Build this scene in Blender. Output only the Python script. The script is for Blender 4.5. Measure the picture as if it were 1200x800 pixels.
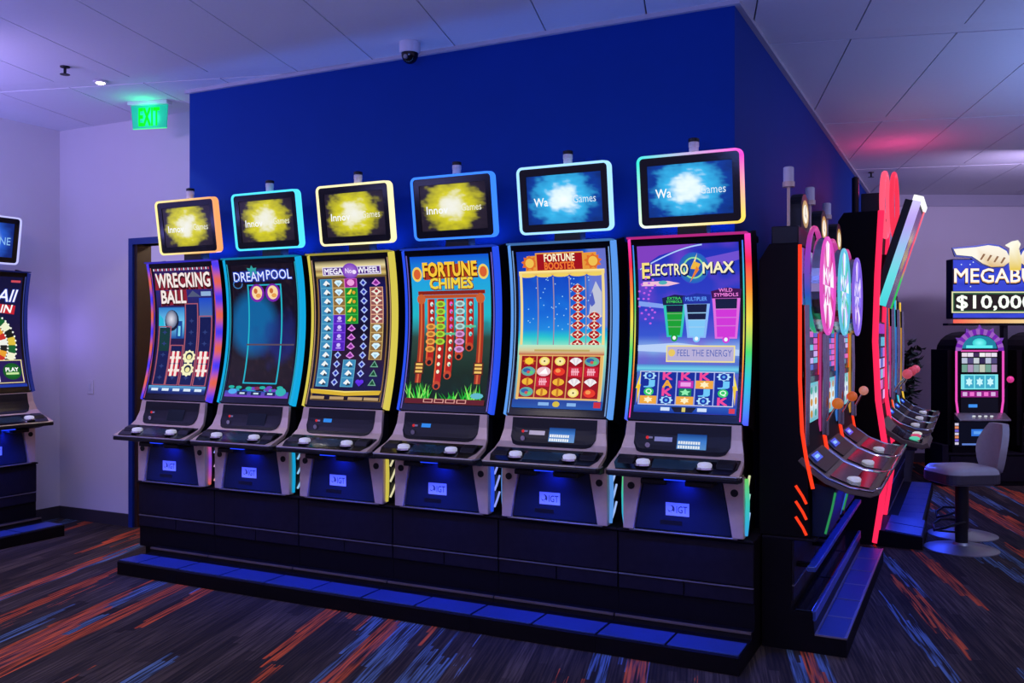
import bpy, math, random
from mathutils import Vector, Matrix, noise

random.seed(7)
for o in list(bpy.data.objects):
    bpy.data.objects.remove(o)
scene = bpy.context.scene
COL = scene.collection
R = math.radians

# ------------------------------------------------------------------ camera
cam_data = bpy.data.cameras.new('camera')
cam = bpy.data.objects.new('camera', cam_data)
COL.objects.link(cam)
cam.location = (0, 0, 1.5)
YAW = R(26.565)
cam.rotation_euler = (R(90), 0, YAW)
cam_data.sensor_width = 36
cam_data.lens = 36 * 1070 / 1200
cam_data.shift_y = -4 / 1200
cam_data.clip_end = 100
scene.camera = cam

# ------------------------------------------------------------------ world and lamps
world = bpy.data.worlds.new('casino_ambience')
scene.world = world
world.use_nodes = True
wb = world.node_tree.nodes['Background']
wb.inputs['Color'].default_value = (0.42, 0.34, 0.80, 1)
wb.inputs['Strength'].default_value = 0.8


def area_light(name, loc, rot, size, sizey, color, energy, parent=None, spread=None):
    l = bpy.data.lights.new(name, 'AREA')
    l.shape = 'RECTANGLE'
    l.size = size
    l.size_y = sizey
    l.color = color
    l.energy = energy
    if spread:
        l.spread = spread
    o = bpy.data.objects.new(name, l)
    COL.objects.link(o)
    o.location = loc
    o.rotation_euler = rot
    o.parent = parent
    return o


def point_light(name, loc, color, energy, radius=0.05, parent=None):
    l = bpy.data.lights.new(name, 'POINT')
    l.color = color
    l.energy = energy
    l.shadow_soft_size = radius
    o = bpy.data.objects.new(name, l)
    COL.objects.link(o)
    o.location = loc
    o.parent = parent
    return o


# coloured fill lights added out of view to brighten the ceiling
UP = (math.pi, 0, 0)
area_light('violet_fill', (-6.3, 2.6, 2.05), UP, 0.5, 1.6, (0.28, 0.25, 1.0), 40)
area_light('violet_fill', (-5.2, 0.6, 2.05), UP, 1.2, 1.2, (0.34, 0.33, 1.0), 62)
area_light('blue_fill', (-1.2, 0.2, 2.05), UP, 1.6, 0.6, (0.15, 0.25, 1.0), 210)
area_light('azure_fill', (1.7, 6.4, 2.05), UP, 0.6, 2.0, (0.24, 0.40, 1.0), 60)
area_light('lilac_fill', (2.6, 9.0, 2.05), UP, 0.6, 1.6, (0.36, 0.42, 1.0), 22)
# unseen fill lights added to brighten the doorway wall and the far wall
area_light('wall_fill', (-5.5, 2.9, 2.95), (R(58), 0, R(8)), 0.8, 0.1, (0.62, 0.46, 1.0), 10)
area_light('wall_fill', (0.9, 9.6, 2.85), (R(62), 0, R(28)), 0.8, 0.1, (0.62, 0.50, 1.0), 28)
# neutral ceiling downlights behind and beside the camera
area_light('ceiling_downlight', (-3.6, 1.4, 3.2), (0, 0, 0), 0.5, 0.5, (1.0, 0.86, 0.76), 20)
area_light('ceiling_downlight', (-0.6, 1.6, 3.2), (0, 0, 0), 0.5, 0.5, (1.0, 0.86, 0.76), 15)
area_light('ceiling_downlight', (2.6, 4.6, 3.2), (0, 0, 0), 0.5, 0.5, (0.95, 0.86, 0.9), 20)

vs = scene.view_settings
vs.view_transform = 'Standard'
vs.look = 'None'
vs.exposure = 0.0
vs.gamma = 1.0
vs.use_curve_mapping = False


# ------------------------------------------------------------------ colour helpers
def lin(c):
    return c / 12.92 if c <= 0.04045 else ((c + 0.055) / 1.055) ** 2.4


def H(h, g=1.0):
    h = h.lstrip('#')
    return tuple(lin(int(h[i:i + 2], 16) / 255) * g for i in (0, 2, 4))


def mixc(a, b, t):
    t = max(0.0, min(1.0, t))
    return tuple(a[i] * (1 - t) + b[i] * t for i in range(3))


def ramp(stops, t):
    if t <= stops[0][0]:
        return stops[0][1]
    for (t0, c0), (t1, c1) in zip(stops, stops[1:]):
        if t <= t1:
            return mixc(c0, c1, (t - t0) / max(1e-6, t1 - t0))
    return stops[-1][1]


# ------------------------------------------------------------------ materials
MATS = {}


def mat(name, color=(0.5, 0.5, 0.5), rough=0.5, metal=0.0, nscale=0, namt=0.0, bump=0.0, bscale=60, spec=0.5,
        emit=None, estr=0.0, coat=0.0):
    if name in MATS:
        return MATS[name]
    m = bpy.data.materials.new(name)
    m.use_nodes = True
    nt = m.node_tree
    b = nt.nodes['Principled BSDF']
    b.inputs['Base Color'].default_value = (*color, 1)
    b.inputs['Roughness'].default_value = rough
    b.inputs['Metallic'].default_value = metal
    b.inputs['Specular IOR Level'].default_value = spec
    if coat:
        b.inputs['Coat Weight'].default_value = coat
        b.inputs['Coat Roughness'].default_value = 0.08
    if emit:
        b.inputs['Emission Color'].default_value = (*emit, 1)
        b.inputs['Emission Strength'].default_value = estr
    tc = nt.nodes.new('ShaderNodeTexCoord')
    if namt > 0:
        n = nt.nodes.new('ShaderNodeTexNoise')
        n.inputs['Scale'].default_value = nscale or 8
        n.inputs['Detail'].default_value = 5
        nt.links.new(tc.outputs['Object'], n.inputs['Vector'])
        mx = nt.nodes.new('ShaderNodeMix')
        mx.data_type = 'RGBA'
        mx.inputs['A'].default_value = (*[c * (1 - namt) for c in color], 1)
        mx.inputs['B'].default_value = (*[min(1, c * (1 + namt)) for c in color], 1)
        nt.links.new(n.outputs['Fac'], mx.inputs['Factor'])
        nt.links.new(mx.outputs['Result'], b.inputs['Base Color'])
    if bump > 0:
        n2 = nt.nodes.new('ShaderNodeTexNoise')
        n2.inputs['Scale'].default_value = bscale
        n2.inputs['Detail'].default_value = 4
        nt.links.new(tc.outputs['Object'], n2.inputs['Vector'])
        bp = nt.nodes.new('ShaderNodeBump')
        bp.inputs['Strength'].default_value = bump
        bp.inputs['Distance'].default_value = 0.004
        nt.links.new(n2.outputs['Fac'], bp.inputs['Height'])
        nt.links.new(bp.outputs['Normal'], b.inputs['Normal'])
    MATS[name] = m
    return m


def attr_mat(name, emissive):
    m = bpy.data.materials.new(name)
    m.use_nodes = True
    nt = m.node_tree
    b = nt.nodes['Principled BSDF']
    a = nt.nodes.new('ShaderNodeAttribute')
    a.attribute_name = 'Col'
    if emissive:
        b.inputs['Base Color'].default_value = (0.004, 0.004, 0.005, 1)
        b.inputs['Roughness'].default_value = 0.2
        b.inputs['Specular IOR Level'].default_value = 0.12
        nt.links.new(a.outputs['Color'], b.inputs['Emission Color'])
        b.inputs['Emission Strength'].default_value = 1.0
    else:
        b.inputs['Roughness'].default_value = 0.4
        nt.links.new(a.outputs['Color'], b.inputs['Base Color'])
    MATS[name] = m
    return m


GLOW = attr_mat('lit_display', True)
PRINT = attr_mat('printed_plate', False)
M_WALL = mat('lavender_white_paint', (0.70, 0.655, 0.66), 0.75, nscale=3, namt=0.03, bump=0.12, bscale=120)
M_TILE = mat('ceiling_panel_white', (0.74, 0.73, 0.74), 0.85, nscale=40, namt=0.03, bump=0.25, bscale=200)
M_GRID = mat('ceiling_gap_dark', (0.05, 0.045, 0.07), 0.8, nscale=20, namt=0.05)
M_BAND = mat('ceiling_strip_grey', (0.72, 0.71, 0.72), 0.7, nscale=20, namt=0.05)
M_BLUE = mat('deep_blue_paint', (0.0, 0.036, 0.265), 0.7, nscale=4, namt=0.05, bump=0.1, bscale=150, spec=0.15)
M_TRIM = mat('pale_wall_angle', (0.45, 0.43, 0.48), 0.5, nscale=9, namt=0.03)
M_BASEB = mat('dark_rubber_baseboard', (0.035, 0.028, 0.035), 0.6, nscale=9, namt=0.1)
M_DOORF = mat('door_frame_blue', (0.006, 0.03, 0.20), 0.4, nscale=9, namt=0.05)
M_WOOD = mat('dark_door_wood', (0.028, 0.012, 0.010), 0.45, nscale=30, namt=0.4)
M_TAN = mat('tan_corridor_paint', (0.62, 0.47, 0.34), 0.8, nscale=6, namt=0.06)
M_BLACK = mat('black_plastic', (0.010, 0.010, 0.013), 0.38, nscale=50, namt=0.15, spec=0.25)
M_GLOSS = mat('gloss_black', (0.005, 0.005, 0.008), 0.14, nscale=50, namt=0.1, spec=0.28)
M_CAB = mat('cabinet_black_laminate', (0.006, 0.0045, 0.006), 0.5, nscale=30, namt=0.25, spec=0.08)
M_STAND = mat('stand_dark_laminate', (0.014, 0.011, 0.016), 0.45, nscale=25, namt=0.3, bump=0.08, spec=0.08)
M_PAD = mat('footrest_blue_pad', (0.03, 0.06, 0.22), 0.3, nscale=60, namt=0.15, bump=0.15, bscale=300)
M_RAIL = mat('rail_chrome', (0.34, 0.32, 0.34), 0.18, metal=1.0, nscale=25, namt=0.2)
M_TANM = mat('champagne_metal', (0.70, 0.53, 0.42), 0.45, metal=0.3, nscale=40, namt=0.08)
M_CHROME = mat('chrome', (0.72, 0.70, 0.72), 0.14, metal=1.0, nscale=10, namt=0.02)
M_POD = mat('pod_navy_panel', (0.010, 0.018, 0.050), 0.4, nscale=40, namt=0.1, spec=0.2)
M_WHITEB = mat('white_button', (0.75, 0.75, 0.78), 0.3, nscale=10, namt=0.02, emit=(0.9, 0.92, 1.0), estr=0.25)
M_CANDLE = mat('candle_white', (0.65, 0.63, 0.66), 0.4, nscale=10, namt=0.03)
M_TRAY = mat('shaded_tan', (0.16, 0.115, 0.09), 0.4, metal=0.3, nscale=40, namt=0.1)  # tan deck metal with shadow put into its colour; tread rails reuse it
M_VINYL = mat('lightened_grey_vinyl', (0.42, 0.41, 0.43), 0.42, nscale=40, namt=0.1, bump=0.1)  # overhead light on the stool seats is put into this paler grey
M_VINYLD = mat('dark_vinyl', (0.05, 0.045, 0.06), 0.4, nscale=40, namt=0.1, bump=0.1)
M_STEEL = mat('brushed_steel', (0.36, 0.35, 0.36), 0.36, metal=0.8, nscale=60, namt=0.08)
M_LEAF = mat('plant_leaf', (0.012, 0.03, 0.016), 0.45, nscale=15, namt=0.3)
M_STEM = mat('plant_stem', (0.05, 0.03, 0.02), 0.7, nscale=30, namt=0.3)
M_POT = mat('plant_pot', (0.05, 0.045, 0.05), 0.5, nscale=30, namt=0.15)
M_RED = mat('dark_red_print', (0.10, 0.02, 0.015), 0.5, nscale=12, namt=0.5)


# ------------------------------------------------------------------ mesh builder
class MB:
    def __init__(s):
        s.v = []
        s.f = []
        s.c = []          # colour per face corner or None

    def add(s, vs, fs, cf=None):
        b = len(s.v)
        s.v += [tuple(p) for p in vs]
        for f in fs:
            s.f.append([b + i for i in f])
            if cf:
                s.c.append([cf(*vs[i]) for i in f])
            else:
                s.c.append(None)
        return s

    def box(s, x0, x1, y0, y1, z0, z1, cf=None):
        p = [(x0, y0, z0), (x1, y0, z0), (x1, y1, z0), (x0, y1, z0), (x0, y0, z1), (x1, y0, z1), (x1, y1, z1), (x0, y1, z1)]
        return s.add(p, [(0, 3, 2, 1), (4, 5, 6, 7), (0, 1, 5, 4), (1, 2, 6, 5), (2, 3, 7, 6), (3, 0, 4, 7)], cf)

    def prism_x(s, poly, x0, x1, cf=None):
        # poly: (y, z) outline
        n = len(poly)
        p = [(x0, y, z) for y, z in poly] + [(x1, y, z) for y, z in poly]
        f = [tuple(range(n)), tuple(range(2 * n - 1, n - 1, -1))]
        f += [(i, n + i, n + (i + 1) % n, (i + 1) % n) for i in range(n)]
        return s.add(p, f, cf)

    def prism_y(s, poly, y0, y1, cf=None):
        # poly: (x, z) outline
        n = len(poly)
        p = [(x, y0, z) for x, z in poly] + [(x, y1, z) for x, z in poly]
        f = [tuple(range(n)), tuple(range(2 * n - 1, n - 1, -1))]
        f += [(i, n + i, n + (i + 1) % n, (i + 1) % n) for i in range(n)]
        return s.add(p, f, cf)

    def prism_z(s, poly, z0, z1, cf=None):
        n = len(poly)
        p = [(x, y, z0) for x, y in poly] + [(x, y, z1) for x, y in poly]
        f = [tuple(range(n - 1, -1, -1)), tuple(range(n, 2 * n))]
        f += [(i, (i + 1) % n, n + (i + 1) % n, n + i) for i in range(n)]
        return s.add(p, f, cf)

    def sheet(s, path, th, x0, x1, cf=None):
        # path in (y, z) given thickness th, extruded along x
        n = len(path)
        up = []
        for i, (y, z) in enumerate(path):
            a = path[max(0, i - 1)]
            b = path[min(n - 1, i + 1)]
            d = Vector((b[0] - a[0], b[1] - a[1])).normalized()
            up.append((y - d.y * th, z + d.x * th))
        return s.prism_x(list(path) + up[::-1], x0, x1, cf)

    def tube(s, path, r, n=10, cf=None, closed=False):
        path = [Vector(p) for p in path]
        m = len(path)
        rings = []
        prev = None
        for i, p in enumerate(path):
            if closed:
                d = path[(i + 1) % m] - path[i - 1]
            else:
                d = path[min(m - 1, i + 1)] - path[max(0, i - 1)]
            d.normalize()
            if prev is None:
                a = d.cross(Vector((0, 0, 1)))
                if a.length < 1e-3:
                    a = d.cross(Vector((1, 0, 0)))
            else:
                a = prev - d * prev.dot(d)
            a.normalize()
            prev = a
            b = d.cross(a)
            rr = r[i] if isinstance(r, (list, tuple)) else r
            rings.append([tuple(p + a * rr * math.cos(2 * math.pi * k / n) + b * rr * math.sin(2 * math.pi * k / n)) for k in range(n)])
        vs = [q for ring in rings for q in ring]
        fs = []
        for i in range(m if closed else m - 1):
            j = (i + 1) % m
            for k in range(n):
                fs.append((i * n + k, i * n + (k + 1) % n, j * n + (k + 1) % n, j * n + k))
        if not closed:
            fs.append(tuple(range(n - 1, -1, -1)))
            fs.append(tuple(range((m - 1) * n, m * n)))
        return s.add(vs, fs, cf)

    def lathe(s, prof, c=(0, 0, 0), n=28, cf=None):
        # prof: (r, z)
        vs = []
        for r, z in prof:
            for k in range(n):
                a = 2 * math.pi * k / n
                vs.append((c[0] + r * math.cos(a), c[1] + r * math.sin(a), c[2] + z))
        fs = []
        for i in range(len(prof) - 1):
            for k in range(n):
                fs.append((i * n + k, i * n + (k + 1) % n, (i + 1) * n + (k + 1) % n, (i + 1) * n + k))
        fs.append(tuple(range(n - 1, -1, -1)))
        fs.append(tuple(range((len(prof) - 1) * n, len(prof) * n)))
        return s.add(vs, fs, cf)

    def disc_y(s, cx, y0, y1, cz, r, n=24, cf=None):
        return s.prism_y([(cx + r * math.cos(2 * math.pi * k / n), cz + r * math.sin(2 * math.pi * k / n)) for k in range(n)], y0, y1, cf)

    def ball(s, c, r, n=14, m=8, cf=None):
        prof = [(max(1e-4, r * math.sin(math.pi * i / m)), -r * math.cos(math.pi * i / m)) for i in range(m + 1)]
        return s.lathe(prof, c, n, cf)

    def shift(s, dx=0, dy=0, dz=0):
        s.v = [(x + dx, y + dy, z + dz) for x, y, z in s.v]
        return s

    def mesh(s, name, material, smooth=None):
        me = bpy.data.meshes.new(name)
        me.from_pydata(s.v, [], s.f)
        if any(c is not None for c in s.c):
            at = me.color_attributes.new('Col', 'FLOAT_COLOR', 'CORNER')
            data = []
            for f, c in zip(s.f, s.c):
                if c is None:
                    c = [(0, 0, 0)] * len(f)
                for q in c:
                    data += [q[0], q[1], q[2], 1.0]
            at.data.foreach_set('color', data)
        me.materials.append(material)
        if smooth:
            me.polygons.foreach_set('use_smooth', [True] * len(me.polygons))
            me.set_sharp_from_angle(angle=R(smooth))
        me.update()
        return me


def link(name, me, parent=None, bevel=0.0):
    o = bpy.data.objects.new(name, me)
    COL.objects.link(o)
    o.parent = parent
    if bevel:
        b = o.modifiers.new('edge', 'BEVEL')
        b.width = bevel
        b.segments = 2
        b.limit_method = 'ANGLE'
        b.angle_limit = R(40)
    return o


CACHE = {}


def part(name, parent, material, fn=None, key=None, smooth=None, bevel=0.0, dz=0.0):
    """one mesh object; equal keys share one mesh"""
    if key is not None and key in CACHE:
        me = CACHE[key]
    else:
        mb = MB()
        fn(mb)
        if dz:
            mb.shift(0, 0, dz)
        me = mb.mesh(name, material, smooth)
        if key is not None:
            CACHE[key] = me
    return link(name, me, parent, bevel)


def thing(name, label, cat, loc=(0, 0, 0), rz=0.0, group=None):
    o = bpy.data.objects.new(name, None)
    o.empty_display_size = 0.1
    COL.objects.link(o)
    o.location = loc
    o.rotation_euler = (0, 0, rz)
    return tag(o, label, cat, group)


def tag(o, label, cat, group=None):
    o['label'] = label
    o['category'] = cat
    if group:
        o['group'] = group
    return o


def struct(name, material, fn, label=None, parent=None, loc=(0, 0, 0), rz=0.0, smooth=None):
    o = part(name, parent, material, fn, smooth=smooth)
    o.location = loc
    o.rotation_euler = (0, 0, rz)
    if parent is None:
        o['kind'] = 'structure'
        o['category'] = name.split('_')[0]
        if label:
            o['label'] = label
    return o


# ------------------------------------------------------------------ flat print / display art
TXT = {}


def text_tris(st, bold):
    k = (st, bold)
    if k in TXT:
        return TXT[k]
    cu = bpy.data.curves.new('t', 'FONT')
    cu.body = st
    cu.size = 1.0
    cu.offset = bold
    cu.resolution_u = 2
    ob = bpy.data.objects.new('t', cu)
    me = ob.to_mesh()
    me.calc_loop_triangles()
    vs = [(v.co.x, v.co.y) for v in me.vertices]
    tr = [[vs[i] for i in t.vertices] for t in me.loop_triangles]
    xs = [p[0] for t in tr for p in t]
    ys = [p[1] for t in tr for p in t]
    bb = (min(xs), min(ys), max(xs), max(ys))
    ob.to_mesh_clear()
    bpy.data.objects.remove(ob)
    bpy.data.curves.remove(cu)
    TXT[k] = (tr, bb)
    return TXT[k]


def clip(poly, v, keep_above):
    # poly: list of (s, v, colour); keep v<=limit or v>=limit
    out = []
    n = len(poly)
    for i in range(n):
        a, b = poly[i], poly[(i + 1) % n]
        ia = a[1] >= v if keep_above else a[1] <= v
        ib = b[1] >= v if keep_above else b[1] <= v
        if ia:
            out.append(a)
        if ia != ib:
            t = (v - a[1]) / (b[1] - a[1])
            out.append((a[0] + (b[0] - a[0]) * t, v, mixc(a[2], b[2], t)))
    return out


class Art:
    """coloured shapes printed on a (curved) panel; s: left-right, v: top-bottom, both 0..1"""

    def __init__(self, strips=1):
        self.strips = strips
        self.p = []
        self.l = 0.0003

    def poly(self, pts, col, cols=None):
        P_ = [(q[0], q[1], cols[i] if cols else col) for i, q in enumerate(pts)]
        n = self.strips
        lo = min(q[1] for q in P_)
        hi = max(q[1] for q in P_)
        k0 = max(0, int(lo * n + 1e-6))
        k1 = min(n - 1, int(hi * n - 1e-6))
        if k0 >= k1:
            self.p.append((P_, self.l))
            return
        for k in range(k0, k1 + 1):
            q = P_
            if k > k0:
                q = clip(q, k / n, True)
            if k < k1 and len(q) > 2:
                q = clip(q, (k + 1) / n, False)
            if len(q) > 2:
                self.p.append((q, self.l))

    def up(self):
        self.l += 0.00006

    def R(self, s0, v0, s1, v1, col):
        self.up()
        self.poly([(s0, v0), (s0, v1), (s1, v1), (s1, v0)], col)

    def G(self, s0, v0, s1, v1, stops):
        self.up()
        for (a, ca), (b, cb) in zip(stops, stops[1:]):
            va, vb = v0 + (v1 - v0) * a, v0 + (v1 - v0) * b
            self.poly([(s0, va), (s0, vb), (s1, vb), (s1, va)], None, [ca, cb, cb, ca])

    def E(self, cx, cy, rx, ry, col, col2=None, n=16):
        self.up()
        pts = [(cx + rx * math.cos(2 * math.pi * k / n), cy - ry * math.sin(2 * math.pi * k / n)) for k in range(n)]
        if col2 is None:
            self.poly(pts, col)
        else:
            for k in range(n):
                self.poly([(cx, cy), pts[k], pts[(k + 1) % n]], None, [col, col2, col2])

    def P(self, pts, col):
        self.up()
        self.poly(pts, col)

    def F(self, s0, v0, s1, v1, w, h, col):
        self.R(s0, v0, s1, v0 + h, col)
        self.poly([(s0, v1 - h), (s0, v1), (s1, v1), (s1, v1 - h)], col)
        self.poly([(s0, v0 + h), (s0, v1 - h), (s0 + w, v1 - h), (s0 + w, v0 + h)], col)
        self.poly([(s1 - w, v0 + h), (s1 - w, v1 - h), (s1, v1 - h), (s1, v0 + h)], col)

    def T(self, st, s0, v0, s1, v1, col, bold=0.02, slant=0.0):
        self.up()
        tr, (x0, y0, x1, y1) = text_tris(st, 0.0)
        b = bold * 0.8
        for ox, oy in ([(-b, -b), (b, -b), (-b, b), (b, b)] if bold > 0 else [(0, 0)]):
            for t in tr:
                q = []
                for x, y in t:
                    fy = (y + oy - y0) / (y1 - y0)
                    q.append((s0 + (s1 - s0) * (x + ox - x0) / (x1 - x0) + slant * (fy - 0.5), v1 + (v0 - v1) * fy))
                self.poly(q, col)

    def field(self, s0, v0, s1, v1, nx, ny, fn):
        self.up()
        for j in range(ny):
            for i in range(nx):
                q = [(s0 + (s1 - s0) * a / nx, v0 + (v1 - v0) * b / ny) for a, b in ((i, j), (i, j + 1), (i + 1, j + 1), (i + 1, j))]
                self.p.append(([(a, b, fn(a, b)) for a, b in q], self.l))

    def star(self, cx, cy, r, ry, n, col, inner=0.5, rot=0.0):
        self.up()
        pts = []
        for k in range(2 * n):
            rr = 1.0 if k % 2 == 0 else inner
            a = math.pi * k / n + rot
            pts.append((cx + r * rr * math.sin(a), cy - ry * rr * math.cos(a)))
        for k in range(2 * n):
            self.poly([(cx, cy), pts[k], pts[(k + 1) % (2 * n)]], col)

    def gem(self, cx, cy, rx, ry, col, col2):
        self.P([(cx, cy - ry), (cx - rx, cy), (cx, cy + ry), (cx + rx, cy)], col)
        self.P([(cx, cy - ry * .55), (cx - rx * .55, cy), (cx, cy + ry * .55), (cx + rx * .55, cy)], col2)

    def mb(self, mp):
        m = MB()
        for q, l in self.p:
            b = len(m.v)
            m.v += [mp(a, v, l) for a, v, c in q]
            m.f.append(list(range(b, b + len(q))))
            m.c.append([c for a, v, c in q])
        return m


def art_part(name, parent, art, mp, material=None, dz=0.0, label=None):
    m = art.mb(mp)
    if dz:
        m.shift(0, 0, dz)
    o = link(name, m.mesh(name, material or GLOW), parent)
    if label:
        o['label'] = label
    return o


def fn_noise(s, v, sc=6, seed=0.0):
    return 0.5 + 0.5 * noise.noise((s * sc + seed, v * sc * 1.3 + seed * 1.7, seed))

# ------------------------------------------------------------------ carpet
GRID = R(15.07)           # ceiling grid and carpet run turned against the blue wall


def carpet():
    m = bpy.data.materials.new('streaked_carpet')
    m.use_nodes = True
    nt = m.node_tree
    b = nt.nodes['Principled BSDF']
    b.inputs['Roughness'].default_value = 0.95
    b.inputs['Specular IOR Level'].default_value = 0.1
    N, L = nt.nodes.new, nt.links.new
    tc = N('ShaderNodeTexCoord')
    mp = N('ShaderNodeMapping')
    mp.inputs['Rotation'].default_value = (0, 0, -GRID)
    L(tc.outputs['Object'], mp.inputs['Vector'])
    sx = N('ShaderNodeSeparateXYZ')
    L(mp.outputs['Vector'], sx.inputs['Vector'])
    E_, D_ = sx.outputs['X'], sx.outputs['Y']

    def mth(op, a, b_=None, c=None):
        n = N('ShaderNodeMath')
        n.operation = op
        for i, q in enumerate((a, b_, c)):
            if q is None:
                continue
            if isinstance(q, (int, float)):
                n.inputs[i].default_value = q
            else:
                L(q, n.inputs[i])
        return n.outputs[0]

    def white(a, b_=0.0):
        cx = N('ShaderNodeCombineXYZ')
        for q, i in ((a, 0), (b_, 1)):
            if isinstance(q, (int, float)):
                cx.inputs[i].default_value = q
            else:
                L(q, cx.inputs[i])
        w = N('ShaderNodeTexWhiteNoise')
        w.noise_dimensions = '2D'
        L(cx.outputs[0], w.inputs['Vector'])
        return w.outputs['Value']

    def layer(wd, grp, ln, seed):
        row = mth('FLOOR', mth('DIVIDE', E_, wd))
        rc = mth('FLOOR', mth('DIVIDE', mth('ADD', row, seed), grp))
        off = mth('ADD', mth('MULTIPLY_ADD', row, 0.10, mth('MULTIPLY', white(row, seed), 0.42)), mth('MULTIPLY', white(rc, seed + 3.0), 9.0))
        cell = mth('FLOOR', mth('ADD', mth('DIVIDE', D_, ln), off))
        return white(rc, mth('ADD', cell, seed * 11.0))

    # fine yarn lines
    cx = N('ShaderNodeCombineXYZ')
    L(mth('MULTIPLY', E_, 95.0), cx.inputs[0])
    L(mth('MULTIPLY', D_, 2.6), cx.inputs[1])
    ns = N('ShaderNodeTexNoise')
    ns.inputs['Scale'].default_value = 1.0
    ns.inputs['Detail'].default_value = 3
    L(cx.outputs[0], ns.inputs['Vector'])
    yarn = ns.outputs['Fac']
    big = N('ShaderNodeTexNoise')
    big.inputs['Scale'].default_value = 1.3
    L(mp.outputs['Vector'], big.inputs['Vector'])

    def mix(a, bcol, fac):
        x = N('ShaderNodeMix')
        x.data_type = 'RGBA'
        if isinstance(a, tuple):
            x.inputs['A'].default_value = (*a, 1)
        else:
            L(a, x.inputs['A'])
        if isinstance(bcol, tuple):
            x.inputs['B'].default_value = (*bcol, 1)
        else:
            L(bcol, x.inputs['B'])
        L(fac, x.inputs['Factor'])
        return x.outputs['Result']

    base = mix((0.036, 0.025, 0.020), (0.105, 0.074, 0.056), layer(0.045, 2, 0.9, 5.0))
    r1 = layer(0.020, 5, 1.1, 1.0)
    r2 = layer(0.018, 5, 1.0, 2.0)
    ragged = mth('MULTIPLY', mth('SUBTRACT', yarn, 0.5), 0.16)
    orange = mth('GREATER_THAN', mth('ADD', r1, ragged), 0.83)
    blue = mth('GREATER_THAN', mth('ADD', r2, ragged), 0.80)
    sc_ = N('ShaderNodeClamp')
    L(mth('MULTIPLY_ADD', yarn, 5.0, -1.7), sc_.inputs['Value'])
    fib = sc_.outputs[0]
    c = mix(base, (0.13, 0.22, 0.33), mth('MULTIPLY', mth('MULTIPLY', blue, fib), 0.9))
    c = mix(c, (0.74, 0.12, 0.03), mth('MULTIPLY', mth('MULTIPLY', orange, fib), 0.95))
    dark = mth('MULTIPLY_ADD', yarn, 3.4, -1.15)
    cl = N('ShaderNodeClamp')
    L(dark, cl.inputs['Value'])
    cl.inputs['Min'].default_value = 0.22
    c2 = mix((0.012, 0.010, 0.012), c, cl.outputs[0])
    L(c2, b.inputs['Base Color'])
    bp = N('ShaderNodeBump')
    bp.inputs['Strength'].default_value = 0.5
    bp.inputs['Distance'].default_value = 0.006
    L(yarn, bp.inputs['Height'])
    L(bp.outputs['Normal'], b.inputs['Normal'])
    return m


# ------------------------------------------------------------------ room shell
CZ = 3.23
WN = 4.71        # blue wall plane (front)
WL, WR = -4.88, -1.075
DN = 5.14        # door wall plane
LW = -6.80       # left wall plane

struct('floor', carpet(), lambda m: m.box(-9.5, 10, -4, 15, -0.1, 0), 'dark carpet with orange and blue streaks')
ceil = struct('ceiling', M_GRID, lambda m: m.box(-9.5, 10, -4, 15, CZ + 0.03, CZ + 0.1), 'white ceiling of long panels in a slanted grid')
PW, PIT, BAND = 0.57, 2.16, 0.15
cells = []
for j in range(-1, 6):
    d0 = 3.42 - PIT + j * PIT
    d1 = d0 + PIT - BAND
    for i in range(-15, 16):
        e0 = -0.269 + i * PW
        ex, dd = e0 + PW / 2, (d0 + d1) / 2
        u = ex * math.cos(GRID) - dd * math.sin(GRID)
        n = ex * math.sin(GRID) + dd * math.cos(GRID)
        if -9.2 < u < 8.5 and -1.6 < n < 13.6 and not (-4.2 < u < -1.9 and n > 6.6):
            cells.append((u, n))
for u, n in cells:
    o = part('ceiling_panel', ceil, M_TILE,
             lambda m: m.box(-PW / 2 + 0.004, PW / 2 - 0.004, -(PIT - BAND) / 2 + 0.004, (PIT - BAND) / 2 - 0.004, 0, 0.025), key='cpanel')
    o.location = (u, n, CZ)
    o.rotation_euler = (0, 0, GRID)
for j in range(-1, 6):
    dd = 3.42 - PIT + j * PIT - BAND / 2
    for i in range(-4, 4):
        ex = -0.269 + (i + 0.5) * PW * 4
        u = ex * math.cos(GRID) - dd * math.sin(GRID)
        n = ex * math.sin(GRID) + dd * math.cos(GRID)
        if -9 < u < 8.2 and -1.2 < n < 13.4 and not (-4.2 < u < -1.9 and n > 6.6):
            o = part('ceiling_strip', ceil, M_BAND,
                     lambda m: m.box(-PW * 2 + 0.004, PW * 2 - 0.004, -BAND / 2 + 0.003, BAND / 2 - 0.003, 0.003, 0.025), key='cstrip')
            o.location = (u, n, CZ)
            o.rotation_euler = (0, 0, GRID)

BN = 11.82       # end of the blue side wall
struct('wall_front', M_BLUE, lambda m: m.box(WL, WR, WN, WN + 0.12, 0, CZ), 'deep blue feature wall behind the slot machines')
struct('wall_right', M_BLUE, lambda m: m.box(WR - 0.12, WR, WN + 0.12, BN, 0, CZ), 'blue side wall running back from the corner')
struct('wall_return', M_WALL, lambda m: m.box(WL, WL + 0.12, WN + 0.12, DN, 0, CZ), 'short pale return wall beside the doorway')


# door wall with opening
D0, D1, DH = -5.92, -4.98, 2.24


def doorwall(m):
    m.box(LW - 0.12, D0, DN, DN + 0.12, 0, CZ)
    m.box(D0, D1, DN, DN + 0.12, DH, CZ)
    m.box(D1, WL + 0.12, DN, DN + 0.12, 0, CZ)


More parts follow.
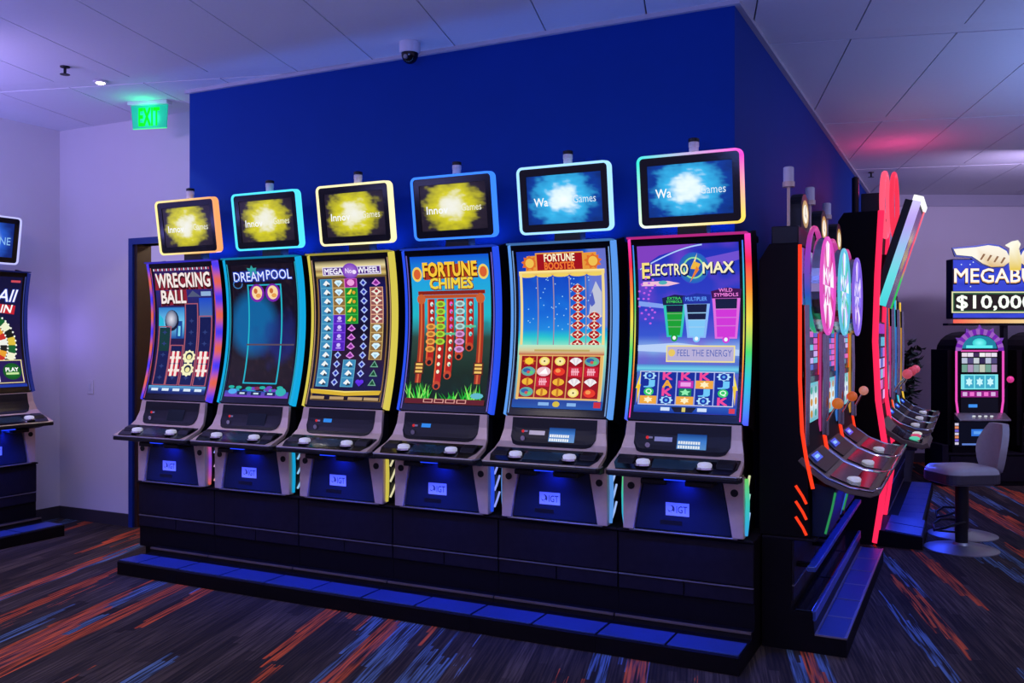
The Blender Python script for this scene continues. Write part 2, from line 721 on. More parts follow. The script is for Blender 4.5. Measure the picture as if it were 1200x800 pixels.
struct('wall_back', M_WALL, doorwall, 'pale lavender wall with the doorway')
struct('wall_left', M_WALL, lambda m: m.box(LW - 0.12, LW, -4, DN, 0, CZ), 'pale lavender wall behind the left slot machine')
far = struct('wall_far', M_WALL, lambda m: m.box(0, 8.5, 0, 0.12, 0, CZ), 'pale wall at the far end of the hall',
             loc=(0.894 * 4.3 - 0.447 * 11.05, 0.447 * 4.3 + 0.894 * 11.05, 0), rz=YAW)
struct('baseboard_far', M_BASEB, lambda m: m.box(0.02, 8.5, -0.012, 0, 0, 0.11), loc=far.location, rz=YAW)
struct('baseboard_left', M_BASEB, lambda m: m.box(LW, LW + 0.012, -4, DN, 0, 0.10), 'dark baseboard along the left wall')
struct('baseboard_back', M_BASEB, lambda m: m.box(LW + 0.012, D0 - 0.04, DN - 0.012, DN, 0, 0.10), 'dark baseboard beside the doorway')
struct('trim_1', M_TRIM, lambda m: m.box(WL - 0.02, WR + 0.03, WN - 0.025, WN, CZ - 0.022, CZ), 'pale ceiling edge above the blue wall')
struct('trim_2', M_TRIM, lambda m: m.box(WR, WR + 0.03, WN, BN, CZ - 0.022, CZ), 'pale ceiling edge above the blue side wall')
struct('trim_3', M_TRIM, lambda m: m.box(0.05, 8.5, -0.03, 0, CZ - 0.14, CZ), 'grey band under the ceiling on the far wall', loc=far.location, rz=YAW)


# doorway: blue frame, dark door leaf standing open, corridor behind
def dframe(m):
    m.box(D0 - 0.045, D0, DN - 0.02, DN + 0.14, 0, DH + 0.05)
    m.box(D1, D1 + 0.045, DN - 0.02, DN + 0.14, 0, DH + 0.05)
    m.box(D0, D1, DN - 0.02, DN + 0.14, DH, DH + 0.05)


dr = struct('door_1', M_DOORF, dframe, 'doorway with a blue frame behind the leftmost machine of the row')
part('door_leaf', dr, M_WOOD, lambda m: m.box(D0 - 0.88, D0 - 0.04, DN + 0.15, DN + 0.195, 0.01, DH - 0.01), bevel=0.004)
part('door_stop', dr, M_WOOD, lambda m: m.box(D0, D0 + 0.03, DN + 0.0, DN + 0.14, 0, DH))
part('hinge', dr, M_STEEL, lambda m: m.lathe([(0.008, 1.75), (0.008, 1.86)], (D0 - 0.03, DN + 0.15, 0), 8))
struct('wall_corridor', M_TAN, lambda m: m.box(-6.9, -4.0, 6.9, 7.0, 0, CZ), 'tan corridor wall seen through the doorway')
struct('wall_corridor_side', M_TAN, lambda m: m.box(-4.1, -4.0, DN + 0.12, 6.9, 0, CZ), 'tan side wall of the corridor')
point_light('corridor_lamp', (-5.2, 6.1, 2.7), (1.0, 0.78, 0.55), 34, 0.12)


def chair_room(m):
    # dark rounded wall ornament: a shield of layered boards
    m.prism_y([(-0.62 + 0.0, 1.10), (-0.62, 1.42), (-0.5, 1.62), (-0.1, 1.80), (0.3, 1.66), (0.62, 1.40), (0.62, 1.08), (0.2, 0.92), (-0.3, 0.95)], 0, 0.06)


wd = thing('wall_ornament', 'dark rounded ornament hanging on the tan corridor wall', 'wall decor', (-6.05, 6.83, 0))
part('backing', wd, M_WOOD, chair_room, bevel=0.01)
part('red_board', wd, M_RED, lambda m: m.prism_y([(-0.5, 1.30), (0.55, 1.42), (0.55, 1.35), (-0.5, 1.22)], -0.02, 0), bevel=0.004)
part('red_board', wd, M_RED, lambda m: m.prism_y([(-0.5, 1.14), (0.55, 1.22), (0.55, 1.14), (-0.5, 1.04)], -0.02, 0), bevel=0.004)
part('light_board', wd, M_STEEL, lambda m: m.prism_y([(-0.45, 1.46), (-0.1, 1.70), (0.1, 1.66), (-0.2, 1.42)], -0.02, 0), bevel=0.004)


# ------------------------------------------------------------------ ceiling fittings
ex = thing('exit_sign', 'green lit exit sign hanging under the ceiling by the blue wall', 'exit sign', (-5.36, 4.79, CZ), GRID)
part('canopy', ex, M_CANDLE, lambda m: m.box(-0.16, 0.16, -0.035, 0.035, -0.028, 0), bevel=0.004)
part('glass_plate', ex, mat('exit_glass', (0.02, 0.30, 0.20), 0.2, nscale=8, namt=0.1, emit=(0.0, 0.26, 0.17), estr=1.0),
     lambda m: m.prism_y([(-0.148, -0.028), (0.148, -0.028), (0.138, -0.195), (-0.133, -0.195)], -0.006, 0.006))
a = Art()
a.T('EXIT', 0.2, 0.12, 0.80, 0.88, H('10ff20', 1.3), 0.035)
art_part('lettering', ex, a, lambda s, v, l: (-0.14 + 0.28 * s, -0.0065 - l, -0.03 - 0.165 * v))
part('edge_light', ex, GLOW, lambda m: m.box(-0.133, 0.138, -0.007, 0.007, -0.2, -0.195, lambda x, y, z: H('50ffa0')))
point_light('exit_sign_glow', (0, -0.06, -0.11), (0.02, 1.0, 0.35), 0.9, 0.05, ex)

dc = thing('dome_camera', 'beige dome security camera on the ceiling edge above the blue wall', 'security camera', (-2.93, 4.52, CZ))
part('housing', dc, M_CANDLE, lambda m: m.lathe([(0.062, 0), (0.062, -0.05), (0.055, -0.062), (0.05, -0.062)], n=28), smooth=40)
part('dome', dc, M_GLOSS, lambda m: m.lathe([(0.05, -0.062), (0.047, -0.085), (0.036, -0.108), (0.018, -0.12), (0.001, -0.123)], n=28), smooth=60)
part('lens', dc, M_STEEL, lambda m: m.disc_y(0, -0.05, -0.03, -0.092, 0.013, 14))


def sprinkler(loc, label):
    t = thing('sprinkler', label, 'sprinkler', loc, 0, 'ceiling sprinklers')
    part('rosette', t, M_BLACK, lambda m: m.lathe([(0.03, 0), (0.028, -0.008), (0.012, -0.012)], n=16), key='spr1')
    part('stem', t, M_BLACK, lambda m: m.lathe([(0.009, -0.01), (0.009, -0.045), (0.006, -0.05)], n=10), key='spr2')
    part('deflector', t, M_BLACK, lambda m: [m.lathe([(0.03, -0.05), (0.03, -0.053)], n=14)] +
         [m.box(-0.004, 0.004, -0.004, 0.004, -0.05, -0.02).shift()], key='spr3')


sprinkler((-5.15, 3.93, CZ), 'small black sprinkler on the ceiling at the upper left')
sprinkler((-0.91, 10.2, CZ), 'small black sprinkler on the ceiling above the red ring machine')
dl = thing('downlight', 'small white downlight shining in the ceiling strip near the exit sign', 'downlight', (-5.24, 4.27, CZ), GRID)
part('trim_ring', dl, M_CANDLE, lambda m: m.lathe([(0.045, 0.0), (0.045, -0.008), (0.03, -0.010)], n=24))
part('lens', dl, mat('lamp_lens', (1, 1, 1), 0.3, nscale=3, namt=0.01, emit=(1, 0.93, 0.85), estr=9.0), lambda m: m.lathe([(0.03, -0.010), (0.02, -0.016), (0.001, -0.018)], n=20))
sp = bpy.data.lights.new('downlight_beam', 'SPOT')
sp.energy = 12
sp.spot_size = R(100)
sp.color = (1, 0.9, 0.8)
sp.shadow_soft_size = 0.03
so = bpy.data.objects.new('downlight_beam', sp)
COL.objects.link(so)
so.parent = dl
so.location = (0, 0, -0.03)
ls = thing('wall_switch', 'pale wall plate on the lavender wall left of the doorway', 'wall plate', (-6.42, DN, 1.10))
part('plate', ls, M_WALL, lambda m: m.box(-0.035, 0.035, -0.008, 0, -0.058, 0.058), bevel=0.003)
part('rocker', ls, M_CANDLE, lambda m: m.box(-0.014, 0.014, -0.012, -0.008, -0.03, 0.03), bevel=0.002)

# ------------------------------------------------------------------ slot machine stand with footrest
PITCH = 0.684


def slot_base(label, loc, rz, yf, yp, yb, group, cut=0.0, step=None):
    t = thing('machine_stand', label, 'machine stand', loc, rz, group)
    k = (yf, yp, yb)
    hw = PITCH / 2 - 0.001
    part('body', t, M_CAB, lambda m: m.box(-hw, hw, yp + 0.012, yb, 0.10, 0.528), key=('sb', 1, k))
    part('kick_board', t, M_CAB, lambda m: m.box(-hw, hw, yp + 0.06, yb, 0.0, 0.10), key=('sb', 2, k))
    part('upper_panel', t, M_STAND, lambda m: m.box(-hw + 0.003, hw - 0.003, yp, yp + 0.012, 0.318, 0.522), key=('sb', 3, k), bevel=0.003)
    for sx in (-1, 1):
        o = part('lower_panel', t, M_STAND, lambda m: m.box(-hw / 2 + 0.003, hw / 2 - 0.003, yp + 0.002, yp + 0.012, 0.235, 0.306), key=('sb', 4, k), bevel=0.003)
        o.location = (sx * hw / 2, 0, 0)
    part('top_board', t, M_STAND, lambda m: m.box(-hw, hw, yp - (0.015 if not step else 0.10), yb, 0.528, 0.54), key=('sb', 5, k), bevel=0.003)
    part('panel_edge', t, M_STEEL, lambda m: m.box(-hw + 0.003, hw - 0.003, yp - 0.002, yp + 0.01, 0.307, 0.312), key=('sb', 9, k))
    dep = step or 0.26
    ft = part('footrest', t, M_CAB, lambda m: m.prism_x([(yf, 0), (yf, 0.078), (yf + 0.01, 0.084), (yf + dep, 0.084), (yf + dep + 0.008, 0.115 if not step else 0.19), (yp + 0.06, 0.115 if not step else 0.19), (yp + 0.06, 0)], -hw + cut, hw), key=('sb', 6, k, cut))
    for sx in (-1, 1):
        c = cut if sx < 0 else 0.0
        o = part('tread_pad', ft, M_PAD, lambda m: m.box(-hw / 2 + 0.006 + c, hw / 2 - 0.006, yf + 0.012, yf + (0.19 if not step else dep - 0.012), 0.084, 0.090), key=('sb', 7, k, c), bevel=0.002)
        o.location = (sx * hw / 2, 0, 0)
    if not step:
        part('tread_rail', ft, M_TRAY, lambda m: m.box(-hw + 0.004 + cut, hw - 0.004, yf + 0.258, yf + 0.27, 0.108, 0.119), key=('sb', 8, k, cut))
    else:
        part('pad_frame', ft, M_STEEL, lambda m: [m.box(-hw, hw, yf, yf + 0.010, 0.084, 0.092), m.box(-hw, hw, yf + dep - 0.010, yf + dep, 0.084, 0.092), m.box(-0.008, 0.008, yf, yf + dep, 0.084, 0.0915), m.box(-hw, -hw + 0.008, yf, yf + dep, 0.084, 0.0915)], key=('sb', 10, k))
        part('step_tread', ft, M_GLOSS, lambda m: m.box(-hw + 0.01, hw - 0.01, yf + dep + 0.014, yp - 0.005, 0.19, 0.197), key=('sb', 11, k), bevel=0.002)
        part('step_edge', ft, M_PAD, lambda m: m.box(-hw, hw, yf + dep - 0.004, yf + dep + 0.012, 0.15, 0.199), key=('sb', 12, k), bevel=0.003)
        part('upper_rail', t, M_PAD, lambda m: m.box(-hw, hw, yp - 0.10, yp - 0.06, 0.385, 0.41), key=('sb', 13, k), bevel=0.004)
        for sx in (-1, 1):
            part('rail_arm', t, M_CAB, lambda m: m.box(sx * 0.25 - 0.015, sx * 0.25 + 0.015, yp - 0.065, yp, 0.387, 0.408), key=('sb', 14, k, sx))
    return t


# ------------------------------------------------------------------ curved screen slot machine
NS = 40
ZT, ZB = 2.0, 1.09
CURVE = []
for k in range(NS + 1):
    v = k / NS
    CURVE.append((0.265 + 0.21 * v - 0.26 * v * v, ZT + (ZB - ZT) * v))
NORM = []
for k in range(NS + 1):
    a_, b_ = CURVE[max(0, k - 1)], CURVE[min(NS, k + 1)]
    t_ = Vector((b_[0] - a_[0], b_[1] - a_[1])).normalized()
    NORM.append((t_.y, -t_.x))


def cpt(v, off):
    f = max(0.0, min(NS - 1e-6, v * NS))
    k = int(f)
    w = f - k
    y = CURVE[k][0] * (1 - w) + CURVE[k + 1][0] * w
    z = CURVE[k][1] * (1 - w) + CURVE[k + 1][1] * w
    ny = NORM[k][0] * (1 - w) + NORM[k + 1][0] * w
    nz = NORM[k][1] * (1 - w) + NORM[k + 1][1] * w
    return y + ny * off, z + nz * off


def curved_bar(m, x0, x1, v0, v1, o0, o1, cf=None, n=26):
    vs, fs = [], []
    for i in range(n + 1):
        v = v0 + (v1 - v0) * i / n
        for x, o in ((x0, o0), (x1, o0), (x1, o1), (x0, o1)):
            y, z = cpt(v, o)
            vs.append((x, y, z))
    for i in range(n):
        for q in range(4):
            fs.append((i * 4 + q, i * 4 + (q + 1) % 4, i * 4 + 4 + (q + 1) % 4, i * 4 + 4 + q))
    fs.append((3, 2, 1, 0))
    fs.append((n * 4, n * 4 + 1, n * 4 + 2, n * 4 + 3))
    m.add(vs, fs, cf)


AV0, AV1, AHW = 0.038, 0.958, 0.257       # picture area on the screen


def smap(s, v, l):
    y, z = cpt(AV0 + (AV1 - AV0) * v, l)
    return (-AHW + 2 * AHW * s, y, z)


def rrect(w, h, r, n=6):
    pts = []
    for cx, cz, a0 in ((w / 2 - r, h / 2 - r, 0), (-w / 2 + r, h / 2 - r, 90), (-w / 2 + r, -h / 2 + r, 180), (w / 2 - r, -h / 2 + r, 270)):
        for i in range(n + 1):
            a = R(a0 + 90 * i / n)
            pts.append((cx + r * math.cos(a), cz + r * math.sin(a)))
    return pts


def ring(m, out, inn, y0, y1, cf=None):
    n = len(out)
    vs = [(x, y0, z) for x, z in out] + [(x, y0, z) for x, z in inn] + [(x, y1, z) for x, z in out] + [(x, y1, z) for x, z in inn]
    fs = []
    for i in range(n):
        j = (i + 1) % n
        fs += [(i, j, n + j, n + i), (2 * n + j, 2 * n + i, 3 * n + i, 3 * n + j), (i, 2 * n + i, 2 * n + j, j), (n + j, 3 * n + j, 3 * n + i, n + i)]
    m.add(vs, fs, cf)


ROWS = [(.205, 1.085, .285), (.192, 1.015, .290), (.168, .955, .303), (.125, .918, .314), (.06, .893, .318), (0.0, .870, .318)]


def con(x, k, off=0.0):
    k = max(0.0, min(4.999, k))
    i = int(k)
    w = k - i
    a, b = ROWS[i], ROWS[i + 1]
    d = Vector((b[0] - a[0], b[1] - a[1])).normalized()
    return (x, a[0] + (b[0] - a[0]) * w + d.y * off, a[1] + (b[1] - a[1]) * w - d.x * off)


def skin(m, top, bot, hw, th, n=18, rows=6, corner=0.06):
    """inset panel following the console between rows top..bot with rounded lower corners"""
    def kb(x):
        e = hw - abs(x)
        if e >= corner:
            return bot
        q = 1 - e / corner
        return bot - (1 - math.sqrt(max(0, 1 - q * q))) * 0.9
    vs, fs = [], []
    for i in range(n + 1):
        q = -1 + 2 * i / n
        x = hw * math.copysign(abs(q) ** 0.75, q)
        for j in range(rows + 1):
            vs.append(con(x, top + (kb(x) - top) * j / rows, th))
    base = len(vs)
    for i in range(n + 1):
        q = -1 + 2 * i / n
        x = hw * math.copysign(abs(q) ** 0.75, q)
        for j in range(rows + 1):
            vs.append(con(x, top + (kb(x) - top) * j / rows, -0.002))
    w = rows + 1
    for i in range(n):
        for j in range(rows):
            f = (i * w + j, i * w + j + 1, (i + 1) * w + j + 1, (i + 1) * w + j)
            fs.append(f)
    for i in range(n):
        fs.append((i * w + rows, base + i * w + rows, base + (i + 1) * w + rows, (i + 1) * w + rows))
    for j in range(rows):
        fs.append((j + 1, j, base + j, base + j + 1))
        e = n * w
        fs.append((e + j, e + j + 1, base + e + j + 1, base + e + j))
    m.add(vs, fs)


TC, TTILT = (0.33, 2.245), R(8)
TW, TH = 0.535, 0.365


def tpt(x, h, off):
    # topper coordinates: h up along the panel, off towards the viewer
    y = TC[0] - math.sin(TTILT) * h - math.cos(TTILT) * off
    z = TC[1] + math.cos(TTILT) * h - math.sin(TTILT) * off
    return (x, y, z)


def tring(m, w, h, r, wd, o0, o1, cf=None):
    out, inn = rrect(w, h, r), rrect(w - 2 * wd, h - 2 * wd, max(0.004, r - wd))
    q = MB()
    ring(q, out, inn, 0, 1, None)
    vs = [tpt(x, z, o0 if y == 0 else o1) for x, y, z in q.v]
    fl = [(x, z) for x, y, z in q.v]
    b = len(m.v)
    m.v += vs
    for f in q.f:
        m.f.append([b + i for i in f])
        m.c.append([cf(*fl[i]) for i in f] if cf else None)


def tplate(m, w, h, r, o0, o1):
    pts = rrect(w, h, r)
    n = len(pts)
    m.v += [tpt(x, z, o0) for x, z in pts] + [tpt(x, z, o1) for x, z in pts]
    m.f += [list(range(n - 1, -1, -1)), list(range(n, 2 * n))] + [[i, (i + 1) % n, n + (i + 1) % n, n + i] for i in range(n)]
    m.c += [None] * (n + 2)


IGT = Art()
IGT.R(0, 0, 1, 1, (0.62, 0.66, 0.80))
IGT.E(0.24, 0.5, 0.15, 0.30, (0.05, 0.06, 0.12))
IGT.E(0.19, 0.44, 0.10, 0.22, (0.62, 0.66, 0.80))
IGT.P([(0.1, 0.78), (0.3, 0.62), (0.42, 0.78)], (0.62, 0.66, 0.80))
IGT.T('IGT', 0.46, 0.24, 0.92, 0.78, (0.05, 0.06, 0.12), 0.01)


def curve_machine(label, loc, rz, game, topper, edge, ringc, line, panel=0, group='curved slot machines', cap=None):
    """edge(v), ringc(x,z), line(v): colour functions; panel: what the card panel shows"""
    Z0 = 0.54
    t = thing('slot_machine', label, 'slot machine', (loc[0], loc[1], Z0), rz, group)
    dz = -Z0
    P = lambda nm, par, mt, fn, key=None, **kw: part(nm, par, mt, fn, key=('cm', key) if key else None, dz=dz, **kw)

    def body(m):
        back = [cpt(k / NS, -0.012) for k in range(0, NS + 1, 2)]
        m.prism_x([(0.53, ZT - 0.02)] + back + [(0.23, 1.06), (0.53, 1.06)], -0.288, 0.288)
        m.box(-0.27, 0.27, 0.27, 0.53, 0.80, 1.07)
    P('cabinet', t, M_CAB, body, 'cab')

    def bezel(m):
        curved_bar(m, -0.287, -AHW, 0.0, 1.0, -0.012, 0.004)
        curved_bar(m, AHW, 0.287, 0.0, 1.0, -0.012, 0.004)
        curved_bar(m, -AHW, AHW, 0.0, AV0, -0.012, 0.004, n=3)
        curved_bar(m, -AHW, AHW, AV1, 1.0, -0.012, 0.004, n=3)
    P('bezel', t, M_GLOSS, bezel, 'bez')
    a = Art(NS)
    a.R(0, 0, 1, 1, (0.004, 0.004, 0.008))
    a.l += 0.0008
    game(a)
    art_part('screen', t, a, smap, dz=dz)
    for sx in (-1, 1):
        def strip(m, sx=sx):
            x0, x1 = (0.289, 0.310) if sx > 0 else (-0.299, -0.289)
            curved_bar(m, x0, x1, -0.002, 1.0, -0.026, 0.014, lambda x, y, z: edge((ZT - z) / (ZT - ZB)), n=48)
        P('edge_light', t, GLOW, strip)

        def linef(m, sx=sx):
            xc = sx * 0.276
            curved_bar(m, xc - 0.003, xc + 0.003, 0.03, 0.99, 0.003, 0.006, lambda x, y, z: line((ZT - z) / (ZT - ZB)))
        P('light_line', t, GLOW, linef)
        P('side_shell', t, M_CAB, lambda m, sx=sx: curved_bar(m, *((0.289, 0.312) if sx > 0 else (-0.312, -0.289)), 0, 1, -0.15, -0.027), ('ss', sx))
    capc = cap or edge(0.02)
    P('top_cap', t, GLOW, lambda m: m.box(-0.30, 0.30, 0.235, 0.30, ZT + 0.001, ZT + 0.010, lambda x, y, z: tuple(0.45 * q for q in capc)))
    P('top_cover', t, M_CAB, lambda m: m.box(-0.30, 0.30, 0.301, 0.53, ZT - 0.019, ZT + 0.012), 'tcv')

    # topper monitor
    tp = P('topper', t, M_BLACK, lambda m: [tplate(m, TW - 0.01, TH - 0.01, 0.03, -0.035, 0.0), m.box(-0.075, 0.075, 0.372, 0.45, ZT + 0.013, 2.09)], 'top')
    P('light_frame', tp, GLOW, lambda m: tring(m, TW, TH, 0.034, 0.0125, -0.03, 0.014, ringc))
    P('inner_bezel', tp, M_GLOSS, lambda m: tring(m, TW - 0.026, TH - 0.026, 0.02, 0.038, 0.0, 0.006), 'tib')
    b = Art()
    topper(b)
    art_part('topper_screen', tp, b, lambda s, v, l: tpt(-0.216 + 0.432 * s, 0.1295 - 0.259 * v, 0.001 + l), dz=dz)
    cd = P('candle_lamp', t, M_CANDLE, lambda m: m.lathe([(0.024, 2.43), (0.024, 2.455), (0.026, 2.456), (0.026, 2.478), (0.02, 2.482)], (0.02, 0.335, 0), 18), 'can', smooth=40)
    P('collar', cd, M_BLACK, lambda m: [m.lathe([(0.027, 2.482), (0.027, 2.496), (0.018, 2.5)], (0.02, 0.335, 0), 18)], 'col', smooth=40)
    P('candle_stem', cd, M_BLACK, lambda m: m.lathe([(0.02, 2.38), (0.02, 2.43)], (0.02, 0.335, 0), 12), 'cst')

    # console and button deck
    def console(m):
        n = 6
        vs = []
        for off in (0.0, -0.02):
            for i in range(n):
                x, y, z = con(0, min(i, 4.999), off)
                hw = ROWS[i][2]
                vs += [(-hw, y, z), (hw, y, z)]
        fs = []
        for i in range(n - 1):
            fs.append((2 * i, 2 * i + 2, 2 * i + 3, 2 * i + 1))
            o = 2 * n
            fs.append((o + 2 * i + 1, o + 2 * i + 3, o + 2 * i + 2, o + 2 * i))
            fs.append((2 * i, o + 2 * i, o + 2 * i + 2, 2 * i + 2))
            fs.append((2 * i + 3, o + 2 * i + 3, o + 2 * i + 1, 2 * i + 1))
        fs.append((2 * n - 2, 2 * n - 1, 4 * n - 1, 4 * n - 2)[::-1])
        m.add(vs, fs)
    cs = P('console', t, M_TANM, console, 'con')
    cp = P('card_panel', t, M_BLACK, lambda m: skin(m, 0.08, 2.5, 0.240, 0.004), 'crd')
    P('bill_slot', cp, M_VINYL, lambda m: m.add([con(-0.17, 1.05, 0.006), con(-0.145, 1.05, 0.006), con(-0.145, 1.2, 0.006), con(-0.17, 1.2, 0.006)], [(3, 2, 1, 0)]), 'bsl')
    P('key_switch', cp, M_CHROME, lambda m: m.disc_y(-0.165, con(0, 1.75)[1] - 0.012, con(0, 1.75)[1], con(0, 1.75)[2] + 0.004, 0.013, 14), 'ksw')
    P('red_lamp', cp, GLOW, lambda m: m.disc_y(-0.172, con(0, 1.1)[1] - 0.008, con(0, 1.1)[1], con(0, 1.1)[2], 0.008, 10, lambda x, y, z: H('e03038', 0.8)), 'rlm')
    d = Art()
    if panel == 2:
        d.G(0, 0, 1, 1, [(0, H('103a80')), (0.4, H('3a78c8')), (1, H('5a90c8'))])
        d.R(0.36, 0.12, 0.62, 0.24, H('c0d8ff'))
        for r_ in range(2):
            for q_ in range(9):
                d.R(0.04 + 0.085 * q_, 0.44 + 0.27 * r_, 0.105 + 0.085 * q_, 0.62 + 0.27 * r_, H('e0e8ee'))
        kx = (-0.02, 0.125, 0.75, 2.0)
    elif panel == 1:
        d.R(0, 0, 1, 1, H('2f86e8'))
        d.R(0.05, 0.2, 0.95, 0.5, H('58b0ff'))
        kx = (-0.12, -0.06, 0.9, 1.25)
    else:
        d.R(0, 0, 1, 1, H('0a1020'))
        kx = (-0.02, 0.125, 0.75, 2.0)
    art_part('display', cp, d, lambda s, v, l: con(kx[0] + (kx[1] - kx[0]) * s, kx[2] + (kx[3] - kx[2]) * v, 0.0055 + l), dz=dz)
    if panel == 2:
        P('card_slot', cp, M_STEEL, lambda m: m.add([con(-0.135, 1.05, 0.006), con(-0.045, 1.05, 0.006), con(-0.045, 1.4, 0.006), con(-0.135, 1.4, 0.006)], [(3, 2, 1, 0)]), 'csl')

    dk = P('button_deck', t, M_GLOSS, lambda m: skin(m, 2.85, 4.95, 0.300, 0.005, corner=0.02), 'dek')
    P('glass_strip', dk, mat('deck_glass_strip', (0.02, 0.05, 0.07), 0.15, nscale=20, namt=0.2), lambda m: skin(m, 3.3, 4.6, 0.11, 0.0065, corner=0.01), 'gls')
    for sx in (-1, 1):
        bx, by, bz = con(sx * 0.150, 4.15, 0.005)
        bt = P('play_button', dk, M_WHITEB, lambda m: m.lathe([(0.033, 0.004), (0.034, 0.016), (0.028, 0.024), (0.012, 0.027)], (bx, by, bz), 20), ('btn', sx), smooth=50)
        P('button_ring', bt, M_CHROME, lambda m: m.lathe([(0.042, -0.004), (0.041, 0.004), (0.034, 0.006)], (bx, by, bz), 20), ('btr', sx), smooth=40)
        P('hand_rest', dk, M_BLACK, lambda m: m.prism_x([con(0, 3.1, 0.004)[1:], con(0, 3.1, 0.018)[1:], con(0, 3.8, 0.02)[1:], con(0, 4.2, 0.004)[1:]], *((0.2, 0.285) if sx > 0 else (-0.285, -0.2))), ('hr', sx), bevel=0.006)

    def lip(m):
        pts = []
        for x, y in ((-0.326, 0.05), (-0.326, 0.012), (-0.312, -0.006), (0.312, -0.006), (0.326, 0.012), (0.326, 0.05)):
            pts.append((x, y))
        m.prism_z(pts, 0.838, 0.862)
    P('deck_lip', t, M_BLACK, lip, 'lip', bevel=0.006)
    P('edge_trim', t, M_STEEL, lambda m: m.tube([(-0.326, 0.05, 0.868), (-0.327, 0.012, 0.866), (-0.312, -0.007, 0.866), (0.312, -0.007, 0.866), (0.327, 0.012, 0.866), (0.326, 0.05, 0.868)], 0.0035, 6), 'etr')
    P('deck_body', t, M_BLACK, lambda m: m.prism_x([(0.03, 0.862), (0.03, 0.84), (0.13, 0.815), (0.27, 0.815), (0.27, 1.07), (0.23, 1.07), (0.212, 1.0), (0.19, 0.94), (0.13, 0.895)], -0.284, 0.284), 'dbd')

    # lower pod
    P('pod_body', t, M_BLACK, lambda m: m.prism_y([(-0.288, 0.54), (0.288, 0.54), (0.288, 0.813), (-0.288, 0.813)], 0.215, 0.50), 'pbd')
    pd = P('pod_door', t, M_POD, lambda m: m.prism_y([(-0.242, 0.553), (0.242, 0.553), (0.225, 0.66), (0.193, 0.81), (-0.193, 0.81), (-0.225, 0.66)], 0.197, 0.215), 'pdr', bevel=0.006)
    lp = P('logo_plate', pd, PRINT, lambda m: m.__dict__.update(IGT.mb(lambda s, v, l: (-0.083 + 0.118 * s, 0.1965 - l, 0.694 - 0.064 * v)).__dict__), 'igt')
    P('coin_recess', pd, M_BLACK, lambda m: m.box(-0.11, 0.0, 0.1955, 0.197, 0.585, 0.606), 'crs')
    for sx in (-1, 1):
        pl = P('pillar', t, M_TANM, lambda m: m.prism_y([(sx * q[0], q[1]) for q in ((0.300, 0.548), (0.300, 0.838), (0.196, 0.838), (0.228, 0.66), (0.246, 0.548))][::sx], 0.185, 0.235), ('pil', sx), bevel=0.004)
        P('lock', pl, M_BLACK, lambda m: m.disc_y(sx * 0.257, 0.180, 0.186, 0.765, 0.018, 18), ('lck', sx))
        P('pod_light', t, GLOW, lambda m: m.tube([(sx * 0.302, 0.225, 0.56), (sx * 0.309, 0.222, 0.62), (sx * 0.311, 0.222, 0.72), (sx * 0.306, 0.222, 0.83)], 0.010, 8, lambda x, y, z: tuple(0.85 * q for q in edge(0.6 + (0.83 - z)))), None)
        for q in range(3):
            zb = 0.575 + 0.09 * q
            P('slash_light', t, GLOW, lambda m: m.tube([(sx * 0.293, 0.275, zb), (sx * 0.297, 0.295, zb + 0.03), (sx * 0.297, 0.33, zb + 0.075)], 0.006, 6, lambda x, y, z: mixc(edge(0.5 + 0.18 * (2 - q)), (0.8, 0.85, 1.0), 0.35)))
        P('lock_bracket', t, M_BLACK, lambda m: m.box(sx * 0.11 - 0.065, sx * 0.11 + 0.065, 0.08, 0.19, 0.795, 0.822), ('lbr', sx), bevel=0.006)
    P('pod_lip', t, M_STEEL, lambda m: m.box(-0.27, 0.27, 0.190, 0.214, 0.541, 0.549), 'plp', bevel=0.002)
    P('lamp_lens', t, GLOW, lambda m: m.box(-0.05, 0.05, 0.06, 0.078, 0.823, 0.829, lambda x, y, z: H('2040ff', 1.2)), 'llm')
    area_light('deck_spot', (0.02, 0.135, 0.812 + dz), (R(16), 0, 0), 0.05, 0.02, (0.01, 0.045, 1.0), 0.75, t)
    area_light('deck_underlight', (0, 0.03, 0.80 + dz), (0, 0, 0), 0.30, 0.03, (0.01, 0.06, 1.0), 2.0, t, R(120))
    area_light('top_fill', (0, 0.44, ZT + 0.03 + dz), (math.pi, 0, 0), 0.4, 0.08, (0.08, 0.22, 1.0), 2.0, t)  # added blue light that brightens the ceiling and wall above
    return t


# ------------------------------------------------------------------ colour functions for lights
def const(h, g=1.0):
    c = H(h, g)
    return lambda v: c


def ringconst(h, g=1.0):
    c = H(h, g)
    return lambda x, z: c


def stripes(v):
    q = 0.5 + 0.5 * math.sin(v * 26 + 1.0)
    return mixc(H('f06a50', 0.9), H('4a40ff', 0.9), q)


RB = [(0, H('ff40c0')), (0.14, H('ff2a50')), (0.28, H('ff8a30')), (0.45, H('f0e050')), (0.62, H('50e070')), (0.78, H('30c8e0')), (1, H('5060ff'))]


def rainbow_edge(v):
    return ramp(RB, v)


def rainbow_ring(x, z):
    a = (math.atan2(z, x) / (2 * math.pi)) % 1.0
    st = [(0, H('ff3020', 1.2)), (0.08, H('ff40c8', 1.2)), (0.2, H('c0b0ff', 1.3)), (0.33, H('90d0ff', 1.3)), (0.42, H('30e0d0', 1.2)), (0.5, H('50ff60', 1.2)), (0.6, H('e0f0e0', 1.3)), (0.7, H('ff60ff', 1.3)), (0.82, H('ffa030', 1.2)), (0.92, H('ffe060', 1.2)), (1, H('ff3020', 1.2))]
    return ramp(st, a)


def warm_ring(x, z):
    return mixc(H('fff0a0', 1.2), H('ffa060', 1.1), 0.5 + 1.6 * x)


